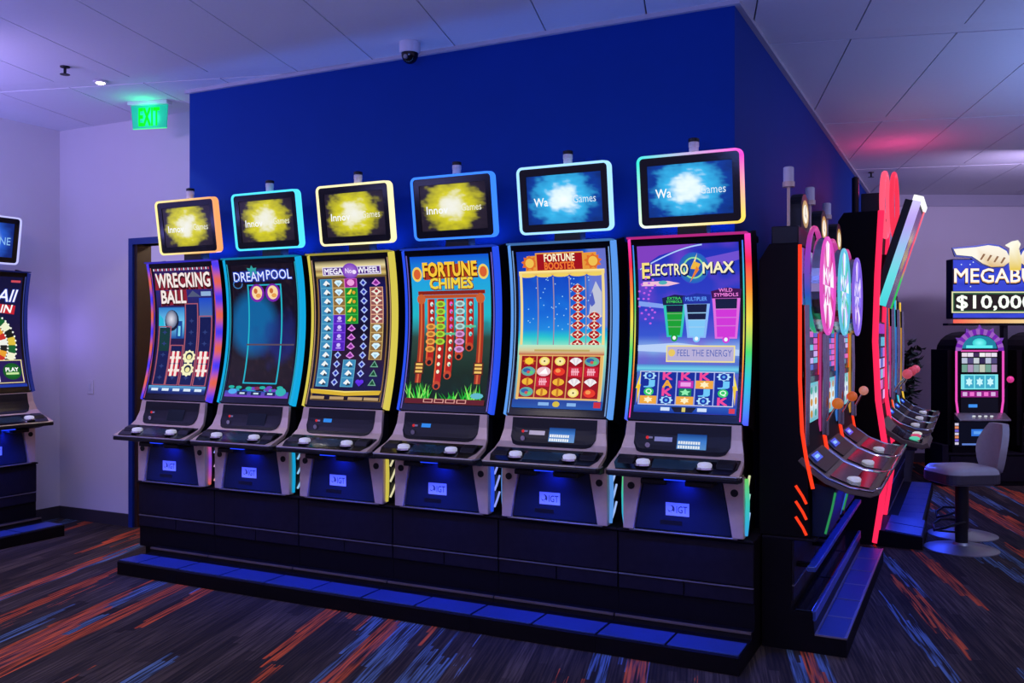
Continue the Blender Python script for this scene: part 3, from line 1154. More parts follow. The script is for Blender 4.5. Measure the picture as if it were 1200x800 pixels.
# ------------------------------------------------------------------ topper pictures
def splash(word1, word2, inner, core, rim, seed):
    def f(a):
        def c(s, v):
            dx, dy = (s - 0.48) / 0.41, (v - 0.48) / 0.58
            d = math.hypot(dx, dy) + 0.45 * (fn_noise(s, v, 7, seed) - 0.5) + 0.25 * (fn_noise(s, v, 19, seed + 5) - 0.5)
            return ramp([(0.0, core), (0.32, mixc(core, inner, 0.2)), (0.58, inner), (0.88, mixc(inner, rim, 0.35)), (1.12, rim), (1.6, mixc(rim, (0.003, 0.003, 0.01), 0.5))], d)
        a.field(0, 0, 1, 1, 56, 34, c)
        W = (0.95, 0.97, 1.0)
        a.T(word1, 0.09, 0.46, 0.09 + 0.045 * len(word1) + 0.10, 0.63, W, 0.015)
        a.T(word2, 0.62, 0.44, 0.92, 0.60, mixc(W, inner, 0.25), 0.0)
    return f


Y_SPL = lambda sd: splash('Innov', 'Games', H('d8d020'), H('f4f4e8'), H('2a2230'), sd)
B_SPL = lambda sd: splash('Wa', 'Games', H('38b8f0'), H('eefaff', 1.1), H('0a3a9a'), sd)

# ------------------------------------------------------------------ game pictures
def game_wrecking(a):
    def bg(s, v):
        n = fn_noise(s, v, 9, 3.1)
        return mixc(ramp([(0, H('281858')), (0.2, H('1c2c80')), (0.35, H('141a4c')), (0.7, H('101648')), (1, H('0c1034'))], v), H('401848'), n * 0.5)
    a.field(0, 0, 1, 1, 20, 40, bg)
    for k in range(26):
        a.R(k / 26, 0.0, (k + 0.55) / 26, 0.018, H('c05060') if k % 2 else H('d8d8e8'))
    a.P([(0.02, 0.05), (0.0, 0.17), (1.0, 0.17), (1.0, 0.04)], H('8a2030'))
    a.T('WRECKING', 0.035, 0.05, 0.985, 0.165, H('3a0810'), 0.06)
    a.T('WRECKING', 0.03, 0.04, 0.975, 0.150, H('f4e8e4'), 0.03)
    a.P([(0.08, 0.18), (0.09, 0.30), (0.56, 0.28), (0.55, 0.17)], H('8a2030'))
    a.T('BALL', 0.11, 0.185, 0.545, 0.29, H('3a0810'), 0.06)
    a.T('BALL', 0.10, 0.175, 0.535, 0.275, H('f4e8e4'), 0.03)
    a.P([(0.56, 0.23), (0.66, 0.18), (0.8, 0.23)], H('505878'))
    a.R(0.8, 0.19, 0.97, 0.225, H('90b0d8'))
    a.G(0.04, 0.31, 0.5, 0.56, [(0, H('2878c8')), (0.5, H('70c8f0')), (1, H('1c4ca0'))])
    a.P([(0.04, 0.36), (0.04, 0.52), (0.16, 0.52), (0.12, 0.40)], H('28b8d8'))
    a.R(0.36, 0.42, 0.46, 0.56, H('184898'))
    a.R(0.39, 0.46, 0.43, 0.54, H('80d8f0'))
    a.E(0.275, 0.415, 0.125, 0.085, H('101830'))
    a.E(0.265, 0.405, 0.108, 0.073, H('e0e0ee'), H('506080'))
    a.G(0.76, 0.24, 0.98, 0.40, [(0, H('1848c8')), (1, H('4870a8'))])
    a.R(0.76, 0.40, 0.99, 0.72, H('401848'))
    for s0, v0 in ((0.06, 0.46), (0.29, 0.61), (0.53, 0.28), (0.77, 0.38)):
        a.F(s0 - 0.02, v0, s0 + 0.21, 0.93, 0.018, 0.008, H('a85868'))
        a.R(s0, v0 + 0.012, s0 + 0.19, 0.925, H('121a50'))
    a.R(0.06, 0.475, 0.245, 0.66, H('103838'))
    for s0 in (0.06, 0.29, 0.53, 0.77):
        for j in range(6):
            v = 0.40 + 0.09 * j + 0.02
            if v > (0.48 if s0 < 0.1 else 0.63 if s0 < 0.4 else 0.3 if s0 < 0.6 else 0.45):
                a.star(s0 + 0.095, v, 0.05, 0.02, 4, H('2c3c78'), 0.4)
    for s0 in (0.30, 0.78):
        for v in (0.665, 0.765):
            a.R(s0 + 0.0, v, s0 + 0.17, v + 0.09, H('c01830'))
            for q in (0.02, 0.10):
                a.R(s0 + q, v - 0.004, s0 + q + 0.045, v + 0.094, H('f6e8e0'))
            a.R(s0 - 0.01, v + 0.038, s0 + 0.185, v + 0.058, H('f6e8e0'))
            a.R(s0 + 0.075, v + 0.0, s0 + 0.09, v + 0.09, H('d02038'))
    for v in (0.66, 0.76):
        a.star(0.625, v + 0.045, 0.115, 0.056, 10, H('f4f0c0'), 0.82)
        a.E(0.63, v + 0.04, 0.06, 0.03, H('202840'))
        a.E(0.63, v + 0.047, 0.04, 0.02, H('f0e8a0'))
    a.G(0, 0.935, 1, 1, [(0, H('60a8d8')), (0.5, H('203c90')), (1, H('101848'))])
    for k in range(5):
        a.R(0.06 + 0.19 * k, 0.955, 0.18 + 0.19 * k, 0.975, H('d8e8f8'))


def game_pool(a):
    def bg(s, v):
        d = math.hypot((s - 0.33) / 0.34, (v - 0.45) / 0.22)
        n = fn_noise(s, v, 8, 1.7)
        n2 = fn_noise(s, v, 17, 9.7)
        c = ramp([(0, H('140c18')), (0.4, H('100c1c')), (0.75, H('221a1c')), (1, H('181012'))], v)
        c = mixc(c, H('402c30'), max(0, n2 - 0.55) * 1.4)
        c = mixc(c, H('0a68a8'), max(0.0, min(1, (1.25 - d) * 2.2)) * 0.85)
        d2 = math.hypot((s - 0.72) / 0.34, (v - 0.56) / 0.2) + (n - 0.5)
        return mixc(c, H('1c2a80'), max(0.0, min(1, (1.1 - d2) * 1.5)) * 0.6)
    a.field(0, 0, 1, 1, 26, 44, bg)
    a.E(0.5, 0.08, 0.46, 0.055, H('3a48a8'), H('140c20'))
    a.star(0.35, 0.055, 0.10, 0.05, 7, H('30a0a0'), 0.6)
    a.T('DREAM', 0.045, 0.055, 0.53, 0.125, H('2848d0'), 0.07)
    a.T('POOL', 0.57, 0.045, 0.96, 0.115, H('2848d0'), 0.07)
    a.T('DREAM', 0.045, 0.055, 0.53, 0.125, H('e8f0ff'), 0.0)
    a.T('POOL', 0.57, 0.045, 0.96, 0.115, H('e8f0ff'), 0.0)
    for k in range(14):
        an = k / 13 * 5.2
        a.E(0.1 + 0.07 * math.cos(an), 0.145 + 0.03 * math.sin(an), 0.01, 0.005, H('4890d8'), n=6)
    a.F(0.25, 0.15, 0.79, 0.90, 0.022, 0.010, H('20b0c8'))
    for s0 in (0.40, 0.65):
        a.E(s0, 0.215, 0.118, 0.068, H('c030e0'), H('6a20a0'), 20)
        a.E(s0, 0.213, 0.082, 0.052, H('f8d8a0'))
        a.E(s0 - 0.02, 0.20, 0.03, 0.02, H('c86830'))
        a.E(s0 + 0.02, 0.235, 0.04, 0.016, H('e8a050'))
    for k in range(30):
        s = 0.04 + 0.92 * random.random()
        v = 0.92 + 0.05 * random.random()
        a.E(s, v, 0.05, 0.012, random.choice([H('20a0c0'), H('7040c0'), H('2050c0'), H('20b0a0'), H('803050')]), n=8)
    a.G(0, 0.955, 1, 1, [(0, H('2850b0')), (1, H('7a40c0'))])
    for s0 in (0.28, 0.5, 0.72):
        a.R(s0 - 0.08, 0.958, s0 + 0.08, 0.985, H('102050'))
        a.R(s0 - 0.04, 0.966, s0 + 0.04, 0.978, H('c8e0f0'))
    a.E(0.12, 0.96, 0.07, 0.02, H('50a8f0'))
    a.E(0.88, 0.955, 0.08, 0.03, H('30b0b0'))
    a.R(0.24, 0.60, 0.99, 0.612, H('584858'))


def game_wheel(a):
    def bg(s, v):
        return ramp([(0, H('140c10')), (0.08, H('b09870')), (0.12, H('18102c')), (0.2, H('101058')), (0.5, H('140c20')), (0.7, H('2a1830')), (0.85, H('1a1850')), (1, H('140c14'))], v)
    a.field(0, 0, 1, 1, 4, 60, bg)
    a.G(0.0, 0.0, 1, 0.12, [(0, H('281810')), (0.35, H('e8d8a0')), (0.6, H('987848')), (0.8, H('d8c070')), (1, H('402810'))])
    a.F(0.0, 0.12, 1.0, 1.0, 0.022, 0.004, H('806030'))
    a.R(0.1, 0.045, 0.93, 0.105, H('e0d8f0'))
    a.R(0.115, 0.051, 0.915, 0.099, H('4a2080'))
    a.T('MEGA', 0.13, 0.056, 0.39, 0.096, H('f4f0ff'), 0.035)
    a.T('WHEEL', 0.60, 0.055, 0.90, 0.094, H('f4f0ff'), 0.035)
    a.E(0.5, 0.078, 0.115, 0.056, H('b080e0'), H('7838b8'), 18)
    a.T('No', 0.43, 0.058, 0.52, 0.092, H('f0e0ff'), 0.02)
    a.E(0.555, 0.085, 0.03, 0.015, H('f0e0ff'))
    x0, x1, y0, y1 = 0.05, 0.95, 0.13, 0.905
    w, h = (x1 - x0) / 5, (y1 - y0) / 12
    rowsC = ['CCCCCCCCCCCC', 'WWWWPPPPDDDD', 'MGGGGSSSSCCC', 'DDDDDDDDDDDH', 'SFFFFWWWWTTT']
    for i in range(5):
        for j in range(12):
            k = rowsC[i][j]
            cx, cy = x0 + (i + 0.5) * w, y0 + (j + 0.5) * h
            def cell(c, bd):
                a.R(cx - w * .5, cy - h * .5, cx + w * .5, cy + h * .5, bd)
                a.R(cx - w * .44, cy - h * .44, cx + w * .44, cy + h * .44, c)
            if k == 'C':
                cell(H('3888b8'), H('60a8c8'))
                a.P([(cx - w * .28, cy + h * .1), (cx, cy - h * .36), (cx + w * .3, cy + h * .05), (cx + w * .05, cy + h * .3)], H('f0f4f4'))
                a.P([(cx - w * .05, cy + h * .36), (cx + w * .1, cy), (cx + w * .32, cy + h * .3)], H('283848'))
            elif k == 'W':
                cell(H('8a6838'), H('c8a868'))
                a.P([(cx - w * .34, cy - h * .1), (cx - w * .18, cy - h * .34), (cx + w * .18, cy - h * .34), (cx + w * .34, cy - h * .1), (cx, cy + h * .4)][::-1], H('d8f4ff'))
                a.P([(cx - w * .15, cy - h * .1), (cx, cy + h * .3), (cx + w * .15, cy - h * .1)], H('a0c8e0'))
            elif k == 'P':
                cell(H('5020b8'), H('7840e0'))
                a.E(cx, cy - h * .12, w * .16, h * .22, H('d0c0ff'), n=10)
                a.R(cx - w * .2, cy + h * .12, cx + w * .2, cy + h * .3, H('b090f0'))
            elif k == 'G':
                cell(H('188828'), H('38b848'))
                a.P([(cx - w * .36, cy + h * .2), (cx, cy - h * .36), (cx + w * .06, cy - h * .2), (cx - w * .1, cy + h * .25)], H('f8e050'))
                a.E(cx + w * .2, cy + h * .05, w * .13, h * .2, H('d8a028'), n=8)
            elif k == 'M':
                cell(H('982088'), H('d060c0'))
                a.E(cx, cy - h * .05, w * .3, h * .36, H('f0a0e0'), n=10)
            elif k == 'S':
                a.P([(cx, cy - h * .42), (cx - w * .34, cy + h * .1), (cx, cy + h * .4), (cx + w * .34, cy + h * .1)], H('d888e0'))
                a.P([(cx, cy - h * .25), (cx - w * .22, cy + h * .12), (cx, cy + h * .2), (cx + w * .22, cy + h * .12)], H('801890'))
            elif k == 'D':
                a.gem(cx, cy, w * .28, h * .42, H('a8b8f0'), H('1828a8'))
            elif k == 'H':
                a.E(cx - w * .14, cy - h * .1, w * .18, h * .24, H('6030e8'), n=10)
                a.E(cx + w * .14, cy - h * .1, w * .18, h * .24, H('6030e8'), n=10)
                a.P([(cx - w * .3, cy), (cx, cy + h * .42), (cx + w * .3, cy)], H('5828d8'))
            elif k == 'F':
                cell(H('905050'), H('e0a888'))
                a.star(cx, cy, w * .42, h * .46, 4, H('f0e8d8'), 0.55)
                a.E(cx, cy - h * .05, w * .14, h * .18, H('a02838'), n=8)
            elif k == 'T':
                a.P([(cx, cy - h * .44), (cx - w * .32, cy + h * .3), (cx + w * .32, cy + h * .3)], H('70a890'))
                a.P([(cx, cy - h * .28), (cx - w * .2, cy + h * .2), (cx + w * .2, cy + h * .2)], H('0c4828'))
    a.P([(0.0, 0.925), (0.02, 0.955), (0.5, 0.968), (0.98, 0.955), (1.0, 0.925), (0.5, 0.938)], H('d8b028'))
    a.P([(0.0, 0.925), (0.5, 0.945), (1.0, 0.925), (0.5, 0.935)], H('f8e070'))
    for s0 in (0.02, 0.30, 0.56, 0.78):
        a.R(s0, 0.975, s0 + 0.2, 0.995, H('b89868'))


def game_chimes(a):
    def bg(s, v):
        c = ramp([(0, H('1050d0')), (0.15, H('20a0e0')), (0.4, H('20b8c8')), (0.55, H('304840')), (0.8, H('182818')), (1, H('102010'))], v)
        n = fn_noise(s, v, 9, 4.4)
        return mixc(c, H('103828'), max(0, n - 0.5) * 1.4 if v > 0.45 else 0)
    a.field(0, 0, 1, 1, 20, 44, bg)
    a.P([(0.15, 0.06), (0.17, 0.16), (0.85, 0.145), (0.83, 0.055)], H('a83818'))
    a.T('FORTUNE', 0.165, 0.05, 0.845, 0.145, H('501008'), 0.08)
    a.T('FORTUNE', 0.16, 0.045, 0.84, 0.138, H('f8c838'), 0.04)
    a.T('CHIMES', 0.245, 0.155, 0.785, 0.225, H('803808'), 0.08)
    a.T('CHIMES', 0.24, 0.150, 0.78, 0.22, H('f0d040'), 0.04)
    for s0, v0 in ((0.08, 0.12), (0.92, 0.115)):
        a.E(s0, v0, 0.065, 0.05, H('f0d060'))
        a.E(s0, v0, 0.045, 0.035, H('d86030'))
    a.R(0.08, 0.235, 0.93, 0.26, H('882010'))
    a.R(0.14, 0.262, 0.87, 0.285, H('c05020'))
    for s0 in (0.12, 0.87):
        a.R(s0 - 0.035, 0.27, s0 + 0.04, 0.86, H('a03018'))
        a.R(s0 - 0.012, 0.30, s0 + 0.01, 0.86, H('d86838'))
        a.E(s0, 0.29, 0.055, 0.035, H('c86030'))
        a.R(s0 - 0.06, 0.72, s0 + 0.06, 0.80, H('582010'))
        for q in range(3):
            a.R(s0 - 0.045, 0.728 + 0.024 * q, s0 + 0.045, 0.743 + 0.024 * q, H('f0c060'))
    n_ = [8, 10, 9, 8, 7]
    end = [0.70, 0.86, 0.79, 0.66, 0.60]
    for i in range(5):
        cx = 0.245 + 0.125 * i
        a.R(cx - 0.047, 0.29, cx + 0.047, end[i], H('b02018'))
        a.R(cx - 0.047, 0.29, cx - 0.03, end[i], H('e86030'))
        a.E(cx, end[i] + 0.015, 0.05, 0.03, H('c04828'))
        a.E(cx, end[i] + 0.022, 0.028, 0.016, H('201418'))
        for j in range(n_[i]):
            v = 0.325 + 0.051 * j
            if v > end[i] - 0.02:
                break
            if i in (1, 3) or (i == 0 and j > 2):
                col = H('a8d838') if i == 1 else (H('b0d8d8') if j < 4 else H('d890d0')) if i == 3 else H('f0a048')
                if i == 1 and j > 5:
                    a.E(cx, v, 0.02, 0.014, H('f0f0d0'), n=8)
                    continue
                a.E(cx, v, 0.062, 0.022, col, n=14)
                a.E(cx, v, 0.034, 0.012, tuple(0.45 * q for q in col), n=10)
            else:
                col = (H('e0e8e8') if i == 0 else H('e860d0') if (i == 2 and j < 4) else H('f0f0d0') if i == 2 else H('90e0e0'))
                a.E(cx + 0.01, v, 0.022, 0.016, col, n=8)
                a.E(cx + 0.018, v + 0.006, 0.012, 0.008, H('209090'), n=6)
    a.R(0.44, 0.52, 0.57, 0.535, H('60c090'))
    a.R(0.68, 0.47, 0.82, 0.485, H('60c090'))
    for k in range(46):
        s = random.choice([random.uniform(0.0, 0.30), random.uniform(0.72, 0.98), random.uniform(0.35, 0.65)])
        hgt = 0.11 if s < 0.3 or s > 0.7 else 0.05
        v = 0.965
        dx = random.uniform(-0.09, 0.09)
        a.P([(s - 0.012, v), (s + 0.014, v), (s + dx, v - hgt * random.uniform(0.5, 1.1))], random.choice([H('20b828'), H('48e040'), H('108818'), H('90e860')]))
    a.E(0.9, 0.94, 0.08, 0.02, H('60b8c8'), n=10)
    a.R(0, 0.965, 1, 1.0, H('601818'))
    for k in range(4):
        a.F(0.24 + 0.14 * k, 0.967, 0.36 + 0.14 * k, 0.992, 0.012, 0.004, H('e0a090'))


def game_booster(a):
    def bg(s, v):
        c = ramp([(0, H('1030a8')), (0.15, H('1040c0')), (0.4, H('1468d8')), (0.5, H('2088e0')), (0.56, H('28d0c8')), (0.62, H('a0e8c8')), (1, H('2050b0'))], v)
        n = fn_noise(s, v, 7, 6.1)
        if s > 0.8 and v < 0.5:
            c = mixc(c, H('8088d8'), 0.6)
        return mixc(c, H('1c90f0'), max(0, n - 0.55) * 1.2)
    a.field(0, 0, 1, 1, 22, 44, bg)
    random.seed(3)
    for k in range(60):
        a.E(random.uniform(0.1, 0.9), random.uniform(0.16, 0.5), 0.007, 0.004, H('a0d8ff'), n=6)
    a.P([(0.12, 0.03), (0.1, 0.135), (0.9, 0.13), (0.9, 0.02)], H('e89838'))
    for s0 in (0.15, 0.86):
        a.star(s0, 0.075, 0.10, 0.05, 9, H('e07028'), 0.7)
        a.E(s0, 0.075, 0.05, 0.03, H('f0c050'))
    a.R(0.22, 0.012, 0.76, 0.128, H('e8a040'))
    a.R(0.235, 0.02, 0.745, 0.122, H('a01018'))
    a.T('FORTUNE', 0.32, 0.022, 0.66, 0.068, H('fff0c8'), 0.035)
    a.T('BOOSTER', 0.32, 0.074, 0.66, 0.118, H('f07830'), 0.035)
    a.G(0.02, 0.125, 0.98, 0.155, [(0, H('fff0a0')), (1, H('e0a830'))])
    for k in range(5):
        a.E(0.12 + 0.19 * k, 0.155, 0.09, 0.012, H('f0d060'), n=12)
    a.R(0.025, 0.14, 0.055, 0.98, H('f0d890'))
    a.R(0.945, 0.14, 0.975, 0.98, H('f0d890'))
    for k in range(1, 5):
        a.R(0.05 + 0.18 * k - 0.006, 0.165, 0.05 + 0.18 * k + 0.006, 0.60, H('a088a0'))
    a.P([(0.80, 0.42), (0.83, 0.27), (0.88, 0.20), (0.94, 0.27), (0.94, 0.42)], H('c0c4d8'))
    a.P([(0.80, 0.33), (0.84, 0.26), (0.87, 0.34), (0.83, 0.36)], H('5060c0'))
    def med(cx, cy):
        a.P([(cx, cy - 0.034), (cx - 0.085, cy), (cx, cy + 0.034), (cx + 0.085, cy)], H('f0d8c0'))
        a.E(cx, cy, 0.06, 0.026, H('b01818'), n=12)
        a.star(cx, cy, 0.05, 0.024, 4, H('f8e8d0'), 0.4)
        a.E(cx, cy + 0.002, 0.016, 0.008, H('a01010'), n=6)
    for k in range(7):
        med(0.68, 0.245 + 0.058 * k)
    for k in range(4):
        med(0.86, 0.42 + 0.058 * k)
    a.G(0.02, 0.60, 0.98, 0.665, [(0, H('b8e8c8')), (0.6, H('d8c898')), (1, H('c05030'))])
    a.R(0.2, 0.63, 0.82, 0.642, H('c0a860'))
    a.R(0.03, 0.665, 0.97, 0.945, H('e8b868'))
    a.R(0.06, 0.672, 0.94, 0.935, H('980c14'))
    for k in range(1, 5):
        a.R(0.06 + 0.176 * k - 0.006, 0.672, 0.06 + 0.176 * k + 0.006, 0.935, H('d89858'))
    sym = ['BCCFG', 'GWRKK', 'LKLFF', 'GLLCR']
    for j in range(4):
        for i in range(5):
            k = sym[j][i]
            cx, cy = 0.06 + 0.176 * (i + 0.5), 0.672 + 0.0657 * (j + 0.5)
            if k == 'B':
                a.star(cx, cy, 0.08, 0.03, 8, H('c86018'), 0.7)
                a.E(cx, cy, 0.05, 0.022, H('f8c830'), n=12)
            elif k == 'C':
                a.E(cx, cy, 0.06, 0.028, H('f4dc68'), n=14)
                a.E(cx, cy, 0.042, 0.02, H('f8e8a0'), n=12)
                a.E(cx, cy, 0.01, 0.006, H('402008'), n=6)
            elif k == 'F':
                pts = [(cx, cy + 0.026)] + [(cx + 0.08 * math.cos(R(150 - 24 * q)), cy + 0.02 - 0.045 * math.sin(R(150 - 24 * q))) for q in range(6)]
                for q in range(1, 6):
                    a.P([pts[0], pts[q + 1], pts[q]], H('f4f0f0') if q % 2 else H('e0d8e0'))
            elif k == 'G':
                a.E(cx, cy, 0.08, 0.03, H('60a8a0'), n=14)
                a.E(cx - 0.02, cy - 0.006, 0.045, 0.014, H('3060a8'), n=8)
                a.E(cx + 0.03, cy + 0.008, 0.03, 0.012, H('60c878'), n=8)
                a.E(cx, cy + 0.005, 0.02, 0.01, H('d05050'), n=8)
            elif k == 'W':
                a.E(cx, cy, 0.08, 0.03, H('f0c8d0'), n=14)
                a.P([(cx - 0.05, cy + 0.015), (cx + 0.02, cy - 0.022), (cx + 0.05, cy + 0.015)], H('ffffff'))
            elif k == 'R':
                a.E(cx, cy, 0.065, 0.026, H('e83820'), n=14)
                a.E(cx - 0.015, cy - 0.006, 0.03, 0.013, H('f89850'), n=8)
            elif k == 'K':
                a.R(cx - 0.075, cy - 0.031, cx + 0.075, cy + 0.031, H('c81830'))
                for q in range(4):
                    a.R(cx - 0.04 + 0.02 * q, cy - 0.022, cx - 0.028 + 0.02 * q, cy + 0.022, H('f8b0c0'))
                a.R(cx - 0.045, cy - 0.006, cx + 0.045, cy + 0.004, H('f8b0c0'))
            else:
                a.E(cx, cy, 0.065, 0.022, H('f0b830'), n=14)
                a.R(cx - 0.012, cy - 0.026, cx + 0.012, cy + 0.026, H('c87818'))
    a.G(0, 0.95, 1, 1, [(0, H('183c98')), (1, H('1050a8'))])
    a.E(0.5, 0.975, 0.04, 0.018, H('d0b838'))
    a.R(0.3, 0.965, 0.42, 0.985, H('80b0e8'))
    a.R(0.62, 0.965, 0.72, 0.985, H('80b0e8'))
    a.R(0.91, 0.955, 0.985, 0.99, H('c82838'))


def game_electro(a):
    def bg(s, v):
        c = ramp([(0, H('2030b8')), (0.2, H('2838c0')), (0.42, H('3040c8')), (0.55, H('3858d0')), (0.62, H('90b8f0')), (0.68, H('5878d0')), (1, H('1838a8'))], v)
        n = fn_noise(s * 0.6, v, 9, 2.2)
        c = mixc(c, H('8048d0'), max(0, n - 0.45) * 1.5)
        return c
    a.field(0, 0, 1, 1, 26, 50, bg)
    a.P([(0, 0), (0, 0.14), (0.22, 0.06), (0.6, 0.0)], H('8040c0'))
    a.P([(0.62, 0.09), (0.66, 0.16), (1, 0.10), (1, 0.05)], H('7050d0'))
    for k in range(12):
        q0, q1 = k / 12, (k + 1) / 12
        f = lambda q: (0.02 + 0.63 * q, 0.135 - 0.135 * math.sin(q * 1.4))
        p, r_ = f(q0), f(q1)
        a.P([(p[0], p[1]), (p[0], p[1] + 0.008), (r_[0], r_[1] + 0.008), (r_[0], r_[1])], H('b0d0ff'))
    a.E(0.56, 0.14, 0.15, 0.092, H('18a848'), H('2858c8'), 24)
    a.E(0.56, 0.14, 0.105, 0.064, H('90e0a0'), n=22)
    a.E(0.56, 0.14, 0.09, 0.055, H('2050b0'), n=22)
    a.T('LECTRO', 0.135, 0.117, 0.515, 0.185, H('101858'), 0.06)
    a.T('E', 0.05, 0.107, 0.125, 0.20, H('101858'), 0.06)
    a.T('MAX', 0.655, 0.115, 0.955, 0.180, H('101858'), 0.07)
    a.T('LECTRO', 0.13, 0.112, 0.505, 0.178, H('f8f0c0'), 0.02)
    a.T('MAX', 0.65, 0.110, 0.945, 0.173, H('f8f0c0'), 0.025)
    a.T('E', 0.045, 0.102, 0.118, 0.193, H('f8e080'), 0.02)
    a.P([(0.60, 0.055), (0.535, 0.135), (0.565, 0.14)], H('f8e0a0'))
    a.P([(0.565, 0.10), (0.53, 0.145), (0.60, 0.150), (0.63, 0.118)], H('f0b840'))
    a.P([(0.59, 0.13), (0.52, 0.225), (0.615, 0.15)], H('e88030'))
    a.P([(0.03, 0.24), (0.05, 0.215), (0.30, 0.212), (0.42, 0.228), (0.30, 0.243)], H('f0c0d8'))
    a.E(0.25, 0.222, 0.045, 0.012, H('50b0b8'))
    for k in range(3):
        for j in range(9):
            an = 2.0 + j * 0.28
            rr = 0.12 + 0.05 * k
            a.E(0.22 + rr * math.cos(an), 0.32 - rr * 0.75 * math.sin(an), 0.014, 0.007, H('c060e8'), n=6)
    a.P([(0.0, 0.33), (0.0, 0.36), (0.3, 0.38), (0.3, 0.355)], H('80a0f0'))
    # three tumblers
    def tum(c0, c1, v0, v1, hw0, hw1, lid, glass, fill, ft):
        cx = (c0 + c1) / 2
        a.P([(cx - hw0 - 0.03, v0), (cx - hw1 - 0.02, v1), (cx + hw1 + 0.02, v1), (cx + hw0 + 0.03, v0)], glass)
        a.P([(cx - hw0, v0 + 0.01), (cx - hw1, v1 - 0.01), (cx + hw1, v1 - 0.01), (cx + hw0, v0 + 0.01)], H('141c40'))
        q = (ft - v0) / (v1 - v0)
        hq = hw0 + (hw1 - hw0) * q
        a.P([(cx - hq, ft), (cx - hw1, v1 - 0.01), (cx + hw1, v1 - 0.01), (cx + hq, ft)], fill)
        for k in range(3):
            vv = v0 + (v1 - v0) * (0.28 + 0.2 * k)
            hh = hw0 + (hw1 - hw0) * (0.28 + 0.2 * k)
            a.R(cx - hh, vv, cx + hh, vv + 0.006, tuple(0.8 * z + 0.15 for z in fill))
        a.P([(cx - hw0 - 0.04, v0 - 0.035), (cx - hw0 - 0.03, v0 + 0.008), (cx + hw0 + 0.03, v0 + 0.008), (cx + hw0 + 0.04, v0 - 0.045), (cx, v0 - 0.055)], lid)
        a.E(cx, v1 + 0.005, 0.035, 0.022, fill, n=14)
        a.E(cx, v1 + 0.005, 0.018, 0.012, H('f0f8ff'), n=10)
    tum(0.27, 0.46, 0.35, 0.55, 0.085, 0.055, H('182048'), H('30c8b8'), H('18a030'), 0.40)
    tum(0.47, 0.70, 0.345, 0.555, 0.10, 0.07, H('2030a0'), H('88b8f8'), H('80c8f8'), 0.45)
    tum(0.74, 1.0, 0.315, 0.56, 0.105, 0.085, H('401050'), H('e070e0'), H('d038d8'), 0.39)
    a.T('EXTRA', 0.295, 0.31, 0.43, 0.325, H('40d060'), 0.02)
    a.T('SYMBOLS', 0.285, 0.33, 0.44, 0.345, H('40d060'), 0.02)
    a.T('MULTIPLIER', 0.475, 0.312, 0.685, 0.335, H('60a0ff'), 0.02)
    a.T('WILD', 0.80, 0.265, 0.93, 0.285, H('f080e0'), 0.02)
    a.T('SYMBOLS', 0.755, 0.292, 0.985, 0.312, H('f080e0'), 0.02)
    a.P([(0.0, 0.60), (0.0, 0.635), (1, 0.66), (1, 0.625), (0.4, 0.585)], H('b8d0f8'))
    a.R(0.29, 0.60, 0.96, 0.70, H('b8b0d8'))
    a.F(0.29, 0.60, 0.96, 0.70, 0.012, 0.008, H('f0e090'))
    a.T('FEEL THE ENERGY', 0.40, 0.625, 0.93, 0.665, H('5868b8'), 0.0)
    a.E(0.345, 0.645, 0.035, 0.022, H('e8c860'))
    a.G(0, 0.715, 1, 0.765, [(0, H('5080d0')), (0.5, H('70d0e8')), (1, H('3060c0'))])
    a.R(0.035, 0.755, 0.965, 0.955, H('c8d0f0'))
    a.R(0.045, 0.760, 0.955, 0.95, H('142c98'))
    for k in range(1, 5):
        a.R(0.045 + 0.182 * k - 0.006, 0.76, 0.045 + 0.182 * k + 0.006, 0.95, H('98a8e8'))
    for s0, d in ((0.0, 1), (1.0, -1)):
        a.P([(s0 + d * 0.045, 0.76), (s0 + d * 0.0, 0.86), (s0 + d * 0.03, 0.86)][::d], H('f8e040'))
        a.P([(s0 + d * 0.05, 0.835), (s0 + d * 0.015, 0.84), (s0 + d * 0.02, 0.95)][::d], H('f0c828'))
    sym = ['EKKKE', 'JABSJ', 'GKTJG', 'SESEK']
    for j in range(4):
        for i in range(5):
            k = sym[j][i]
            cx, cy = 0.045 + 0.182 * (i + 0.5), 0.76 + 0.0475 * (j + 0.5)
            if k == 'E':
                a.star(cx, cy, 0.07, 0.026, 8, H('b0e0ff'), 0.75)
                a.E(cx, cy, 0.036, 0.019, H('1838a8'), n=12)
                a.E(cx, cy, 0.015, 0.008, H('60b0f0'), n=8)
            elif k in 'KJAG':
                col = {'K': 'f04898', 'J': '70c8f8', 'A': 'f0a830', 'G': '30c860'}[k]
                if k == 'G':
                    a.E(cx, cy, 0.05, 0.024, H('30c860'), n=14)
                    a.T('Q', cx - 0.03, cy - 0.016, cx + 0.03, cy + 0.016, H('e0ffe8'), 0.02)
                else:
                    a.T(k, cx - 0.045, cy - 0.021, cx + 0.045, cy + 0.021, H(col), 0.04)
            elif k == 'B':
                a.R(cx - 0.075, cy - 0.021, cx + 0.075, cy + 0.021, H('c030b0'))
                a.R(cx - 0.05, cy - 0.012, cx + 0.05, cy + 0.012, H('f0a0e8'))
            elif k == 'S':
                a.R(cx - 0.085, cy - 0.0235, cx + 0.085, cy + 0.0235, H('f0a838'))
                a.star(cx, cy, 0.05, 0.02, 6, H('fff0c0'), 0.6)
            elif k == 'T':
                a.R(cx - 0.06, cy - 0.022, cx + 0.06, cy + 0.022, H('188050'))
                a.star(cx, cy, 0.055, 0.022, 5, H('90f0b0'), 0.5)
    a.G(0, 0.96, 1, 1, [(0, H('2858b8')), (1, H('1838a0'))])
    a.P([(0.37, 0.965), (0.41, 0.995), (0.58, 0.995), (0.62, 0.965)], H('181828'))
